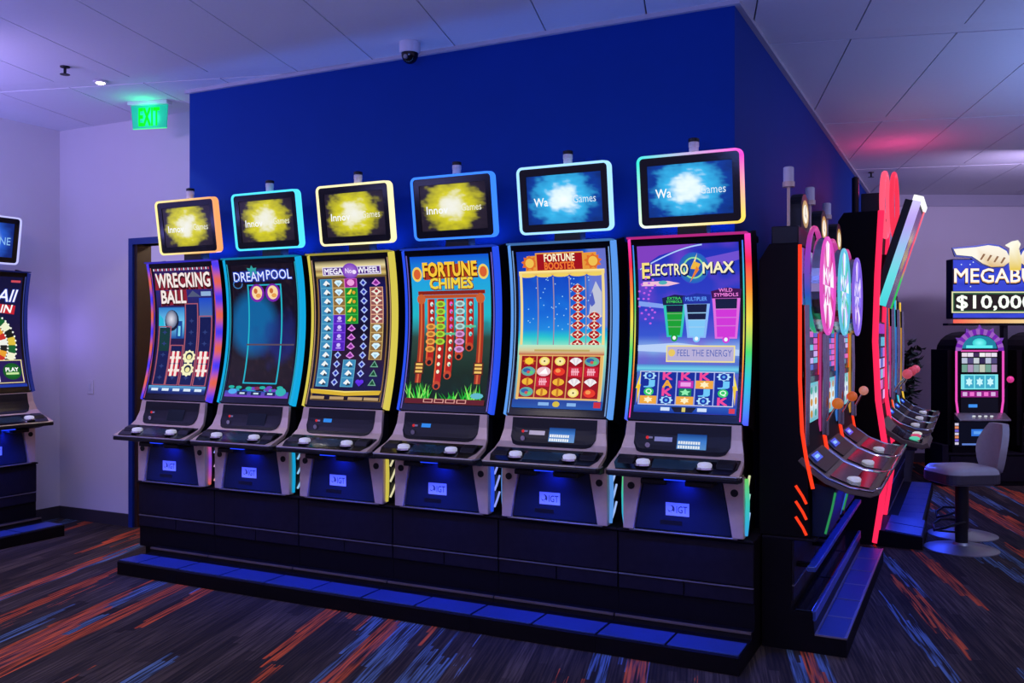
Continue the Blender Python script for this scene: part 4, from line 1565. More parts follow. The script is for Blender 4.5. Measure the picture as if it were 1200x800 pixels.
    a.R(0.27, 0.968, 0.36, 0.988, H('d0e0f8'))
    a.R(0.63, 0.968, 0.72, 0.988, H('d0e0f8'))
    a.R(0.48, 0.967, 0.515, 0.992, H('d8c868'))
    a.R(0.93, 0.965, 0.985, 0.992, H('d83848'))


def game_allin(a):
    def bg(s, v):
        return ramp([(0, H('101038')), (0.3, H('141440')), (0.6, H('181038')), (1, H('201848'))], v)
    a.field(0, 0, 1, 1, 4, 40, bg)
    a.E(0.30, 0.07, 0.14, 0.055, H('2850e0'), n=16)
    a.E(0.30, 0.07, 0.11, 0.04, H('101038'), n=16)
    a.R(0.82, 0.03, 0.97, 0.05, H('c84858'))
    a.T('All', 0.64, 0.115, 0.92, 0.225, H('3048c0'), 0.05, 0.05)
    a.T('All', 0.64, 0.115, 0.92, 0.225, H('f4f4ff'), 0.01, 0.05)
    a.P([(0.64, 0.245), (0.62, 0.325), (0.90, 0.34), (0.92, 0.26)], H('c02030'))
    a.T('IN', 0.70, 0.255, 0.86, 0.325, H('ffffff'), 0.02, 0.03)
    cx, cy = 0.40, 0.62
    for r0, r1, pal in ((0.52, 0.40, ['181c18', 'e0c040', '186030', 'f0f0d0']), (0.385, 0.27, ['c83028', 'f0f0e8', '202020', 'e8a030']), (0.255, 0.13, ['a01828', 'e04030', '601018', 'f06040'])):
        n = 24
        a.up()
        for k in range(n):
            a0, a1 = 2 * math.pi * k / n, 2 * math.pi * (k + 1) / n
            c = H(pal[k % len(pal)])
            q = [(cx + r * math.sin(t), cy - r * 0.59 * math.cos(t)) for r, t in ((r1, a0), (r1, a1), (r0, a1), (r0, a0))]
            if all(0 <= s <= 1 for s, v in q):
                a.poly(q, c)
        for k in range(48):
            t = 2 * math.pi * k / 48
            s, v = cx + r0 * math.sin(t), cy - r0 * .59 * math.cos(t)
            if 0.02 < s < 0.98:
                a.E(s, v, 0.016, 0.01, H('f0f0e8'), n=6)
    a.E(cx, cy, 0.12, 0.075, H('e03030'), H('801020'), 18)
    a.R(0, 0.76, 1, 0.99, H('241858'))
    a.F(0.02, 0.755, 0.97, 0.965, 0.015, 0.008, H('e8d8a0'))
    for k in range(3):
        for q in range(4):
            a.R(0.05 + 0.14 * q, 0.77 + 0.064 * k, 0.175 + 0.14 * q, 0.822 + 0.064 * k, H('e8e0f0'))
            a.R(0.08 + 0.14 * q, 0.785 + 0.064 * k, 0.15 + 0.14 * q, 0.808 + 0.064 * k, random.choice([H('6040c0'), H('c04060'), H('4060d0')]))
    a.E(0.80, 0.86, 0.145, 0.075, H('188030'), H('0c5020'), 20)
    a.T('PLAY', 0.70, 0.825, 0.90, 0.86, H('ffffff'), 0.03)
    a.R(0.70, 0.87, 0.90, 0.888, H('c8e8a0'))
    a.R(0, 0.975, 1, 1, H('1838a0'))


# ------------------------------------------------------------------ main row
ROW_N = 4.16
rows = [
    # x, label, game, topper, edge, ring, line, panel
    (-1.250, 'curved slot machine with rainbow edge lights nearest the wall corner, blue splash topper', game_electro, B_SPL(2.0), rainbow_edge, rainbow_ring, lambda v: ramp(RB, 1 - v), 2),
    (-1.934, 'curved slot machine with pale blue edge lights and red reels below a blue game', game_booster, B_SPL(7.3), const('5c9cf0'), ringconst('a0d8ff', 1.3), const('80a8e0', 0.8), 2),
    (-2.618, 'curved slot machine with blue edge lights and red hanging chimes on its screen', game_chimes, Y_SPL(3.4), const('2850f0'), ringconst('3880ff', 1.3), const('8070e0', 0.7), 1),
    (-3.302, 'curved slot machine with yellow edge lights and a grid of small gem symbols', game_wheel, Y_SPL(5.9), const('d8c850'), ringconst('fff4b8', 1.2), const('c8a080', 0.7), 1),
    (-3.986, 'curved slot machine with cyan edge lights and a dark pool game', game_pool, Y_SPL(8.8), const('10a8e0'), ringconst('50d8f8', 1.3), const('30b0c8', 0.8), 0),
    (-4.670, 'curved slot machine with orange and violet edge lights in front of the doorway', game_wrecking, Y_SPL(1.2), stripes, warm_ring, lambda v: tuple(0.7 * q for q in stripes(v + 0.1)), 0),
]
BASEL = ['nearest the wall corner', 'with pale blue edge lights', 'with blue edge lights', 'with yellow edge lights', 'with cyan edge lights', 'in front of the doorway']
for (x, lab, g, tp_, ed, rg, ln, pn), bl in zip(rows, BASEL):
    slot_base('dark stand with blue footrest under the machine ' + bl, (x, ROW_N, 0), 0, -0.09, 0.225, 0.53, 'stands of the front row', 0.17 if 'doorway' in bl else 0.0)
    curve_machine(lab, (x, ROW_N), 0, g, tp_, ed, rg, ln, pn, 'curved slot machines of the front row')

# left wall machine (faces right)
LMX, LMN = -6.23, 4.34
slot_base('dark stand with blue footrest at the left wall', (LMX, LMN, 0), R(90), -0.09, 0.225, 0.53, None)


def t_left(a):
    def c(s, v):
        d = math.hypot((s - 0.35) / 0.5, (v - 0.5) / 0.6)
        return ramp([(0, H('f4f8ff', 1.1)), (0.5, H('b0d0ff')), (0.9, H('2860d8')), (1.3, H('102878'))], d + 0.2 * (fn_noise(s, v, 8, 2) - 0.5))
    a.field(0, 0, 1, 1, 30, 20, c)
    a.T('G', 0.56, 0.28, 0.74, 0.62, H('3858b0'), 0.0)
    a.T('NE', 0.75, 0.42, 0.95, 0.64, H('90c0f0'), 0.0)


left_machine = curve_machine('slot machine with a roulette wheel game at the left edge of the picture', (LMX, LMN), R(90), game_allin, t_left,
              const('2c38a0', 0.5), ringconst('b8b8f8', 1.2), const('5060c0', 0.5), 1, None)
point_light('back_glow', (0.50, 0.36, 1.0), (0.26, 0.20, 1.0), 2.6, 0.2, left_machine)

# ------------------------------------------------------------------ lever slot machines along the blue side wall
def chrome_path(m, x, y, z0, z1, r):
    m.tube([(x, y, z0), (x, y - 0.006, (z0 + z1) / 2), (x, y, z1)], r, 10)


def paytable(seed):
    def f(a):
        rnd = random.Random(seed)
        a.R(0, 0, 1, 1, H('100c20'))
        a.R(0.04, 0.02, 0.96, 0.14, H('a030b8'))
        for j in range(6):
            for i in range(3):
                a.R(0.05 + 0.31 * i, 0.18 + 0.13 * j, 0.34 + 0.31 * i, 0.29 + 0.13 * j, rnd.choice([H('4060c0'), H('c0a8e8'), H('60b8d8'), H('d060c0'), H('302858')]))
    return f


def reels(seed):
    def f(a):
        rnd = random.Random(seed)
        a.R(0, 0, 1, 1, H('60b8c8'))
        for i in range(3):
            a.G(0.05 + 0.31 * i, 0.06, 0.33 + 0.31 * i, 0.94, [(0, H('70b0c0')), (0.5, H('e8f4f8')), (1, H('70b0c0'))])
            for j in range(3):
                a.E(0.19 + 0.31 * i, 0.2 + 0.3 * j, 0.09, 0.10, rnd.choice([H('b04070'), H('4060b0'), H('30a090'), H('c09040')]), n=10)
    return f


def lever_machine(label, loc, rz, wheel, seed, edgec, ball, group, z0=0.54, top=1.96):
    t = thing('lever_slot_machine', label, 'slot machine', (loc[0], loc[1], z0), rz, group)
    dz = -z0
    P = lambda nm, par, mt, fn, key=None, **kw: part(nm, par, mt, fn, key=('lm', key, top) if key else None, dz=dz, **kw)
    P('cabinet', t, M_CAB, lambda m: m.prism_x([(0.54, 0.54), (0.54, top - 0.08), (0.49, top), (0.352, top), (0.352, 1.3), (0.342, 1.05), (0.31, 0.86), (0.30, 0.54)], -0.322, 0.322), 'cab', bevel=0.004)
    for sx in (-1, 1):
        pth = [(sx * 0.327, 0.345, top - 0.01), (sx * 0.327, 0.345, 1.6), (sx * 0.327, 0.345, 1.3), (sx * 0.327, 0.335, 1.05), (sx * 0.327, 0.315, 0.92), (sx * 0.327, 0.285, 0.78)]
        P('edge_light', t, GLOW, lambda m: m.tube(pth, 0.009, 8, lambda x, y, z: edgec))
        P('side_rail', t, M_RAIL, lambda m: chrome_path(m, sx * 0.285, 0.325, 0.98, 1.66 if wheel else top - 0.1, 0.017), ('rail', sx), smooth=50)
        rl = [H('30c070'), H('d04090'), H('4080e0'), H('e0a040')][(seed + (sx > 0)) % 4]
        P('rail_light', t, GLOW, lambda m: m.tube([(sx * 0.255, 0.335, 1.0), (sx * 0.255, 0.332, 1.6)], 0.007, 6, lambda x, y, z: tuple(0.7 * q for q in rl)))
        for q in range(3):
            zb = 0.565 + 0.075 * q
            P('slash_light', t, GLOW, lambda m: m.tube([(sx * 0.326, 0.315, zb - 0.01), (sx * 0.327, 0.332, zb + 0.025), (sx * 0.327, 0.365, zb + 0.075)], 0.007, 6, lambda x, y, z: edgec))
    a = Art()
    paytable(seed)(a)
    art_part('upper_screen', t, a, lambda s, v, l: (-0.23 + 0.46 * s, 0.3415 - l, 1.58 - 0.26 * v), dz=dz)
    a = Art()
    reels(seed)(a)
    art_part('reel_screen', t, a, lambda s, v, l: (-0.23 + 0.46 * s, 0.340 - l, 1.27 - 0.20 * v), dz=dz)
    P('screen_frame', t, M_GLOSS, lambda m: [m.box(-0.245, 0.245, 0.343, 0.353, 1.0, 1.62), m.box(-0.245, 0.245, 0.335, 0.345, 1.275, 1.305)], 'scf')
    if wheel:
        wc = [('f0f0ff', 'e050c0', 'c02080', 'ffd0f0'), ('e8f8ff', '60c0e0', '30b080', 'c0a0f0'), ('c0a0ff', '8060e0', '6040c0', 'e8d8ff')][seed % 3]
        wh = P('wheel', t, M_CHROME, lambda m: m.disc_y(0, 0.262, 0.305, 1.765, 0.245, 40), 'whl')

        def face(m):
            n = 20
            for k in range(n):
                a0, a1 = 2 * math.pi * k / n, 2 * math.pi * (k + 1) / n
                c = H(wc[k % 4])
                p = [(r * math.sin(t_), 0.2605, 1.765 + r * math.cos(t_)) for r, t_ in ((0.10, a0), (0.23, a0), (0.23, a1), (0.10, a1))]
                m.add(p, [(0, 1, 2, 3)], lambda x, y, z: c)
                c2 = H(wc[(k + 2) % 4])
                p = [(0, 0.2600, 1.765), (0.1 * math.sin(a0), 0.2605, 1.765 + 0.1 * math.cos(a0)), (0.1 * math.sin(a1), 0.2605, 1.765 + 0.1 * math.cos(a1))]
                m.add(p, [(0, 1, 2)], lambda x, y, z: c2)
        P('wheel_face', wh, GLOW, face)

        def rim(m):
            pts = [(0.243 * math.sin(2 * math.pi * k / 40), 0.259, 1.765 + 0.243 * math.cos(2 * math.pi * k / 40)) for k in range(40)]
            m.tube(pts, 0.009, 6, lambda x, y, z: H(wc[1]), closed=True)
        P('wheel_rim_light', wh, GLOW, rim)

        def halo(m):
            pts = [(0.262 * math.sin(2 * math.pi * k / 40), 0.322, 1.80 + 0.262 * math.cos(2 * math.pi * k / 40)) for k in range(40)]
            m.tube(pts, 0.013, 8, lambda x, y, z: ramp([(0, H('30c060', 0.8)), (0.35, H('3060d0', 0.8)), (0.7, H('a040d0', 0.8)), (1, H('e04080', 0.8))], (z - 1.5) / 0.6), closed=True)
        P('halo_light', t, GLOW, halo)
        P('wheel_mount', t, M_CHROME, lambda m: m.box(-0.06, 0.06, 0.305, 0.352, 1.70, 1.83), 'wmt', bevel=0.006)
        P('top_glass', t, M_CHROME, lambda m: m.box(-0.29, 0.29, 0.338, 0.352, 1.66, 1.94), 'tgl', bevel=0.003)
        tb = P('topper_box', t, M_BLACK, lambda m: m.box(-0.27, 0.27, 0.36, 0.49, top, top + 0.09), 'tbx', bevel=0.006)

        def badge(m):
            pts = [(-0.13, top + 0.09), (0.13, top + 0.09), (0.13, top + 0.19)] + [(0.13 * math.cos(R(q)), top + 0.19 + 0.09 * math.sin(R(q))) for q in range(15, 180, 15)] + [(-0.13, top + 0.19)]
            m.prism_y(pts, 0.37, 0.43)
        P('badge', tb, M_BLACK, badge, 'bdg', bevel=0.004)
        b = Art()
        b.E(0.5, 0.55, 0.44, 0.42, H('e8d890'), H('a08040'), 18)
        b.E(0.5, 0.55, 0.30, 0.28, H('f8f4e0'), n=16)
        b.P([(0.47, 0.3), (0.47, 0.6), (0.7, 0.7), (0.53, 0.55), (0.53, 0.3)], H('403020'))
        art_part('badge_face', tb, b, lambda s, v, l: (-0.12 + 0.24 * s, 0.3695 - l, top + 0.27 - 0.17 * v), dz=dz)
        cn = P('candle_lamp', t, M_CANDLE, lambda m: m.lathe([(0.026, 2.275), (0.026, 2.345), (0.02, 2.35)], (-0.20, 0.42, 0), 16), 'cn', smooth=40)
        P('candle_pole', cn, M_TANM, lambda m: [m.lathe([(0.008, top + 0.09), (0.008, 2.26)], (-0.20, 0.42, 0), 8), m.lathe([(0.03, 2.25), (0.03, 2.275)], (-0.20, 0.42, 0), 16)], 'cnp')
    else:
        P('topper_box', t, M_BLACK, lambda m: m.box(-0.2, 0.2, 0.36, 0.48, top, top + 0.05), 'tbx', bevel=0.006)

    # deck
    deckp = [(0.335, 0.93), (0.29, 0.885), (0.22, 0.835), (0.12, 0.795), (0.03, 0.785), (0.0, 0.80)]
    P('deck_tray', t, M_TRAY, lambda m: m.sheet(deckp[::-1], -0.03, -0.325, 0.325), 'trd', bevel=0.004)
    dk = P('button_deck', t, M_GLOSS, lambda m: m.sheet([(0.04, 0.788), (0.12, 0.798), (0.215, 0.836)], 0.004, -0.26, 0.26), 'dk')
    P('card_panel', t, M_BLACK, lambda m: m.sheet([(0.235, 0.852), (0.29, 0.888), (0.330, 0.93)], 0.005, -0.26, 0.26), 'cpn')
    b = Art()
    b.R(0, 0, 1, 1, H('2850e0'))
    b.R(0.2, 0.3, 0.8, 0.7, H('80c0ff'))
    art_part('display', t, b, lambda s, v, l: (-0.2 + 0.2 * s, 0.312 - 0.03 * v - l, 0.925 - 0.03 * v + l), dz=dz)
    for sx in (-1,):
        P('play_button', dk, M_WHITEB, lambda m: m.lathe([(0.032, 0), (0.034, 0.014), (0.027, 0.022), (0.01, 0.025)], (sx * 0.14, 0.12, 0.800), 18), ('pb', sx), smooth=50)
    P('deck_edge', t, M_CHROME, lambda m: m.tube([(-0.325, 0.30, 0.893), (-0.327, 0.22, 0.835), (-0.327, 0.12, 0.797), (-0.327, 0.02, 0.787), (-0.30, -0.012, 0.80), (0.30, -0.012, 0.80), (0.327, 0.02, 0.787), (0.327, 0.12, 0.797), (0.327, 0.22, 0.835), (0.325, 0.30, 0.893)], 0.006, 6), 'dke', smooth=50)
    # pod
    P('pod', t, M_POD, lambda m: m.prism_x([(0.235, 0.54), (0.30, 0.54), (0.30, 0.80), (0.19, 0.775), (0.20, 0.70)], -0.26, 0.26), 'pod', bevel=0.004)
    for sx in (-1, 1):
        P('pod_light', t, GLOW, lambda m: m.tube([(sx * 0.275, 0.235, 0.56), (sx * 0.275, 0.205, 0.68), (sx * 0.27, 0.19, 0.76)], 0.006, 6, lambda x, y, z: H('30a060', 0.7) if sx < 0 else H('3060e0', 0.8)), ('pdl', sx))
    # lever on the right side
    lv = P('lever', t, M_CHROME, lambda m: m.tube([(0.345, 0.32, 1.02), (0.352, 0.28, 1.10), (0.352, 0.265 - (0 if wheel else 0.05), 1.125 + (0 if wheel else 0.05))], 0.007, 8), ('lev', wheel), smooth=50)
    P('lever_ball', lv, mat('ball_' + ball, H(ball), 0.3, nscale=5, namt=0.02, emit=H(ball), estr=0.35), lambda m: m.ball((0.352, 0.255 - (0 if wheel else 0.05), 1.145 + (0 if wheel else 0.05)), 0.031 if wheel else 0.042), ('lvb', ball), smooth=60)
    P('lever_hub', lv, M_STEEL, lambda m: m.box(0.323, 0.352, 0.30, 0.36, 0.97, 1.05), 'lvh', bevel=0.006)
    area_light('deck_underlight', (0, 0.10, 0.74 + dz), (R(10), 0, 0), 0.30, 0.03, (0.02, 0.06, 1.0), 2.6, t)
    return t


B1U, B1N = -0.38, 4.53
w_lab = ['lever slot machine with a pink wheel, nearest on the blue side wall', 'lever slot machine with a cyan wheel, middle of the three on the blue side wall', 'lever slot machine with a violet wheel, third along the blue side wall']
for k in range(3):
    n = B1N + PITCH * (k + 0.5)
    slot_base(['dark stand with blue footrest under the pink wheel machine', 'dark stand with blue footrest under the cyan wheel machine', 'dark stand with blue footrest under the violet wheel machine'][k],
              (B1U, n, 0), R(90), 0.13, 0.37, 0.522, 'stands along the blue side wall', 0.0, 0.145)
    lever_machine(w_lab[k], (B1U, n), R(90), True, k, H('ff3a18', 1.1), ['f08030', 'f07030', 'f8a088'][k], 'wheel slot machines on the side wall')


# ------------------------------------------------------------------ tall machine with red edge lights and ring topper
def ring_machine():
    loc = (-0.26, 7.06 + PITCH / 2, 0)
    t = thing('tall_slot_machine', 'tall slot machine with red edge lights and a red ring topper', 'slot machine', loc, R(90))
    front = [(0.30, 2.42), (0.325, 1.95), (0.34, 1.475), (0.32, 1.05), (0.277, 0.74), (0.26, 0.585), (0.30, 0.30), (0.347, 0.0)]
    part('cabinet', t, M_CAB, lambda m: m.prism_x([(0.60, 0.0), (0.60, 2.36), (0.56, 2.42)] + [(y + 0.012, z) for y, z in front], -0.312, 0.312))
    for sx in (-1, 1):
        part('edge_light', t, GLOW, lambda m: m.tube([(sx * 0.314, y + 0.004, z) for y, z in front[:-1]] + [(sx * 0.314, 0.345, 0.02)], 0.022, 10, lambda x, y, z: H('ff2858', 1.1)), smooth=60)
    a = Art()
    a.G(0, 0, 1, 1, [(0, H('203890')), (0.5, H('a03070')), (1, H('302060'))])
    paytable(5)(a)
    art_part('screen', t, a, lambda s, v, l: (-0.27 + 0.54 * s, 0.325 - 0.028 * v * 0 - l, 1.62 - 0.62 * v))
    # leaning upper panel
    p0, p1 = Vector((0.285, 1.73)), Vector((0.05, 2.47))
    d = (p1 - p0).normalized()
    nrm = Vector((-d.y, d.x))

    def lean(m, x0, x1, o0, o1, a0=0.0, a1=1.0, cf=None):
        q0, q1 = p0 + (p1 - p0) * a0, p0 + (p1 - p0) * a1
        m.prism_x([tuple(q0 + nrm * o0), tuple(q1 + nrm * o0), tuple(q1 + nrm * o1), tuple(q0 + nrm * o1)], x0, x1, cf)
    tp = part('upper_panel', t, M_BLACK, lambda m: lean(m, -0.29, 0.29, -0.10, 0.0), bevel=0.006)
    part('panel_arm', tp, M_BLACK, lambda m: m.box(-0.1, 0.1, 0.27, 0.325, 2.0, 2.12))
    b = Art()
    b.field(0, 0, 1, 1, 10, 16, lambda s, v: mixc(H('c040a0', 0.3), H('3060d0', 0.3), fn_noise(s, v, 5, 3)))
    b.star(0.5, 0.45, 0.35, 0.25, 8, H('f8d060', 0.3), 0.6)
    art_part('upper_screen', tp, b, lambda s, v, l: (-0.27 + 0.54 * s, *(p0 + (p1 - p0) * (1 - v) * 0.96 + nrm * (0.002 + l))))
    st_n = [(0, H('40d8e0')), (0.35, H('70e0e8')), (0.6, H('a0c0f0')), (0.85, H('c0a0f8')), (1, H('d8d0ff'))]
    st_f = [(0, H('20c050')), (0.3, H('30d060')), (0.4, H('f06070')), (0.85, H('ff6080')), (1, H('ff8090'))]
    for sx, st in ((-1, st_n), (1, st_f)):
        part('panel_light', tp, GLOW, lambda m: [lean(m, *((0.291, 0.315) if sx > 0 else (-0.315, -0.291)), -0.045, 0.01, k / 10, (k + 1) / 10, lambda x, y, z: ramp(st, (z - 1.73) / 0.74)) for k in range(10)])
    part('panel_tip_light', tp, GLOW, lambda m: lean(m, -0.315, 0.315, -0.05, 0.015, 1.001, 1.05, lambda x, y, z: (1.1, 1.1, 1.05)))
    # red ring
    out = [(0.285 * math.cos(R(q)), 2.50 + 0.235 * math.sin(R(q))) for q in range(0, 360, 10)]
    rg = part('ring_light', t, GLOW, lambda m: m.tube([(x, 0.30, z) for x, z in out], 0.020, 10, lambda x, y, z: H('ff5a78', 1.05), closed=True), smooth=60)
    part('front_ring_light', rg, GLOW, lambda m: m.tube([(x, 0.235, z - 0.01) for x, z in out], 0.017, 10, lambda x, y, z: H('ff3858', 0.95), closed=True), smooth=60)
    part('ring_stem', rg, M_BLACK, lambda m: m.box(-0.12, 0.12, 0.33, 0.46, 2.42, 2.58), bevel=0.006)
    part('candle_lamp', t, M_BLACK, lambda m: m.lathe([(0.025, 2.42), (0.025, 2.70), (0.01, 2.71)], (-0.12, 0.50, 0), 14))
    dp = [(0.30, 0.90), (0.26, 0.84), (0.16, 0.775), (0.03, 0.745), (0.0, 0.76)]
    part('deck_tray', t, M_TRAY, lambda m: m.sheet(dp[::-1], -0.035, -0.32, 0.32), bevel=0.004)
    dk = part('button_deck', t, M_GLOSS, lambda m: m.sheet([(0.04, 0.749), (0.16, 0.779), (0.24, 0.826)], 0.004, -0.27, 0.27))
    for x, c in ((-0.18, H('60e0c0', 0.8)), (0.02, H('e05080', 0.8)), (0.2, H('f0f0f0', 0.7))):
        part('play_button', dk, GLOW, lambda m: m.lathe([(0.034, 0), (0.034, 0.014), (0.02, 0.022)], (x, 0.09, 0.765), 16, lambda a_, b_, c_: c))
    part('under_lock', t, M_BLACK, lambda m: m.box(-0.06, 0.06, 0.08, 0.25, 0.67, 0.72), bevel=0.006)
    ft = part('footrest', t, M_CAB, lambda m: m.prism_x([(0.03, 0), (0.03, 0.09), (0.34, 0.12), (0.34, 0)], -0.33, 0.33), bevel=0.004)
    for sx in (-1, 1):
        part('tread_pad', ft, M_PAD, lambda m: m.prism_x([(0.04, 0.0915), (0.28, 0.1158), (0.28, 0.122), (0.04, 0.098)], sx * 0.16 - 0.15, sx * 0.16 + 0.15), bevel=0.002)
    area_light('deck_underlight', (0, 0.10, 0.66), (R(8), 0, 0), 0.30, 0.03, (0.03, 0.08, 1.0), 3.0, t)


ring_machine()
for k in range(3):
    n = 7.06 + PITCH * (k + 1.5)
    lab = ['lever slot machine with a red ball, just behind the red ring machine', 'lever slot machine second behind the red ring machine', 'lever slot machine farthest along the blue side wall'][k]
    slot_base(['dark stand just behind the red ring machine', 'dark stand second behind the red ring machine', 'farthest dark stand along the blue side wall'][k], (-0.26, n, 0), R(90), 0.05, 0.30, 0.54, 'stands behind the red ring machine')
    lever_machine(lab, (-0.26, n), R(90), False, k + 4, [H('ff5030'), H('30c0e0'), H('f0c040')][k], ['f06070', 'e05060', 'e06070'][k], 'lever machines behind the red ring machine', top=1.86)
    if k == 1:
        lm2 = [o for o in bpy.data.objects if o.get('label') == lab][0]
        bc = part('hidden_red_fill', lm2, GLOW, lambda m: m.lathe([(0.05, 2.20), (0.05, 2.30), (0.03, 2.33), (0.005, 2.335)], (0.0, 0.42, 0), 18, lambda x, y, z: H('ff2858', 1.2)), dz=-0.54, smooth=50)  # invented red lamp on a pole, out of sight, to redden the ceiling
        part('hidden_fill_pole', bc, M_BLACK, lambda m: m.lathe([(0.03, 1.91), (0.03, 2.20)], (0.0, 0.42, 0), 12), dz=-0.54)
        point_light('ceiling_red_fill', (0.0, 0.30, 2.84 - 0.54), (1.0, 0.05, 0.22), 5.0, 0.06, lm2)


# ------------------------------------------------------------------ far bank with arched machines and big sign
def cw(X, Z):
    return (0.8944 * X - 0.4472 * Z, 0.4472 * X + 0.8944 * Z)


def arched_machine(label, X, Z, tint):
    u, n = cw(X, Z)
    t = thing('arched_slot_machine', label, 'slot machine', (u, n, 0.33), YAW, 'arched slot machines under the sign')
    dz = -0.33
    P = lambda nm, par, mt, fn, **kw: part(nm, par, mt, fn, dz=dz, **kw)

    def archpts(hw, zb, zs, n=10):
        return [(-hw, zb), (hw, zb)] + [(hw * math.cos(R(180 * k / n)), zs + hw * 0.85 * math.sin(R(180 * k / n))) for k in range(n + 1)]
    P('cabinet', t, M_CAB, lambda m: [m.prism_y(archpts(0.245, 0.66, 1.36), 0.0, 0.42), m.box(-0.265, 0.265, 0.02, 0.42, 0.33, 0.66)])
    P('side_wing', t, M_CAB, lambda m: m.box(-0.30, -0.245, 0.05, 0.42, 0.40, 1.38))

    def crown(m):
        o = [(0.245 * math.cos(R(q)), 1.37 + 0.225 * math.sin(R(q))) for q in range(0, 181, 10)]
        i_ = [(0.185 * math.cos(R(q)), 1.37 + 0.165 * math.sin(R(q))) for q in range(0, 181, 10)]
        for k in range(len(o) - 1):
            c = mixc(H('9030d8'), H('e8a0ff'), 0.5 * (k % 2))
            m.add([(o[k][0], -0.012, o[k][1]), (i_[k][0], -0.012, i_[k][1]), (i_[k + 1][0], -0.012, i_[k + 1][1]), (o[k + 1][0], -0.012, o[k + 1][1])], [(0, 1, 2, 3)], lambda x, y, z: tuple(0.6 * q for q in c))
            m.add([(o[k][0], -0.012, o[k][1]), (o[k + 1][0], -0.012, o[k + 1][1]), (o[k + 1][0], 0.0, o[k + 1][1]), (o[k][0], 0.0, o[k][1])], [(0, 1, 2, 3)], lambda x, y, z: tuple(0.3 * q for q in c))
    P('crown_light', t, GLOW, crown)
    for q in range(5):
        an = R(30 + 30 * q)
        P('crown_leaf', t, PRINT, lambda m: m.prism_y([(0.24 * math.cos(an - 0.12), 1.37 + 0.22 * math.sin(an - 0.12)), (0.285 * math.cos(an), 1.37 + 0.265 * math.sin(an)), (0.24 * math.cos(an + 0.12), 1.37 + 0.22 * math.sin(an + 0.12))], -0.01, 0.01, lambda x, y, z: (0.35, 0.12, 0.5)))
    for sx in (-1, 1):
        P('edge_light', t, GLOW, lambda m: m.tube([(sx * 0.238, -0.008, 1.37), (sx * 0.238, -0.008, 0.86), (sx * 0.222, -0.008, 0.74)], 0.011, 8, lambda x, y, z: tint))
    a = Art()
    c = [H('30d0d0'), H('60f0f0'), H('2080a0')]
    a.P([(0.1, 0.17), (0.15, 0.08), (0.3, 0.02), (0.5, 0.0), (0.7, 0.02), (0.85, 0.08), (0.9, 0.17)][::-1], c[2])
    a.E(0.5, 0.10, 0.16, 0.06, H('80ffff'), c[0], 14)
    a.R(0.2, 0.13, 0.8, 0.165, c[1])
    a.R(0.08, 0.19, 0.92, 0.21, H('e050b0'))
    for j, (v0, v1, pal) in enumerate(((0.225, 0.275, ['e8d8e8', 'e8e0f0', '403058', 'f0f0f0']), (0.29, 0.36, ['302850', 'b8c0d8', '504878', 'c8d0d8']), (0.375, 0.47, ['90a8a8', 'c0c8b8', '70a090', 'a890b8']))):
        for i in range(6):
            a.R(0.1 + 0.134 * i, v0, 0.225 + 0.134 * i, v1, H(pal[(i + j) % 4]))
    a.R(0.08, 0.50, 0.92, 0.69, H('80e8f0'))
    for i in range(3):
        a.R(0.16 + 0.24 * i, 0.515, 0.37 + 0.24 * i, 0.675, H('40a8c8'))
        a.star(0.265 + 0.24 * i, 0.595, 0.085, 0.06, 6, H('c8f8ff'), 0.6)
    a.R(0.08, 0.71, 0.92, 0.79, H('902080'))
    for i in range(5):
        a.R(0.12 + 0.16 * i, 0.725, 0.22 + 0.16 * i, 0.775, H('f070d0') if i % 2 else H('d8b0e0'))
    a.R(0.08, 0.80, 0.92, 0.99, H('0c0c18'))
    a.R(0.25, 0.88, 0.45, 0.92, H('4090f0'))
    art_part('screen', t, a, lambda s, v, l: (-0.225 + 0.45 * s, -0.002 - l, 1.53 - 0.80 * v), dz=dz)
    P('deck', t, M_STEEL, lambda m: m.prism_x([(0.0, 0.74), (-0.12, 0.68), (-0.12, 0.665), (0.0, 0.665)], -0.26, 0.26), bevel=0.003)
    for q in range(4):
        P('play_button', t, GLOW, lambda m: m.lathe([(0.016, 0.0), (0.014, 0.008)], (-0.09 + 0.06 * q, -0.07, 0.708), 10, lambda x, y, z: (0.8, 0.85, 0.9)))
    b = Art()
    b.R(0, 0, 1, 1, H('0a0c1c'))
    b.R(0.35, 0.3, 0.65, 0.58, H('3070d8'))
    b.R(0.4, 0.38, 0.6, 0.5, H('60a0f0'))
    for s0 in (0.0, 0.92):
        for j in range(7):
            b.R(s0, 0.05 + 0.13 * j, s0 + 0.08, 0.15 + 0.13 * j, [H('d0c8e0'), H('e08860'), H('7060d0')][j % 3])
    b.R(0.15, 0.88, 0.85, 0.95, H('6080d0'))
    art_part('belly_panel', t, b, lambda s, v, l: (-0.24 + 0.48 * s, 0.019 - l, 0.645 - 0.25 * v), dz=dz)
    lv = P('lever', t, M_CHROME, lambda m: m.tube([(0.28, 0.1, 0.95), (0.30, -0.02, 1.06)], 0.008, 8))
    P('lever_ball', lv, mat('ball_pink', H('f04090'), 0.3, nscale=5, namt=0.02, emit=H('f04090'), estr=0.5), lambda m: m.ball((0.30, -0.03, 1.08), 0.034))
    P('lever_hub', lv, M_STEEL, lambda m: m.box(0.246, 0.29, 0.06, 0.14, 0.90, 0.98))


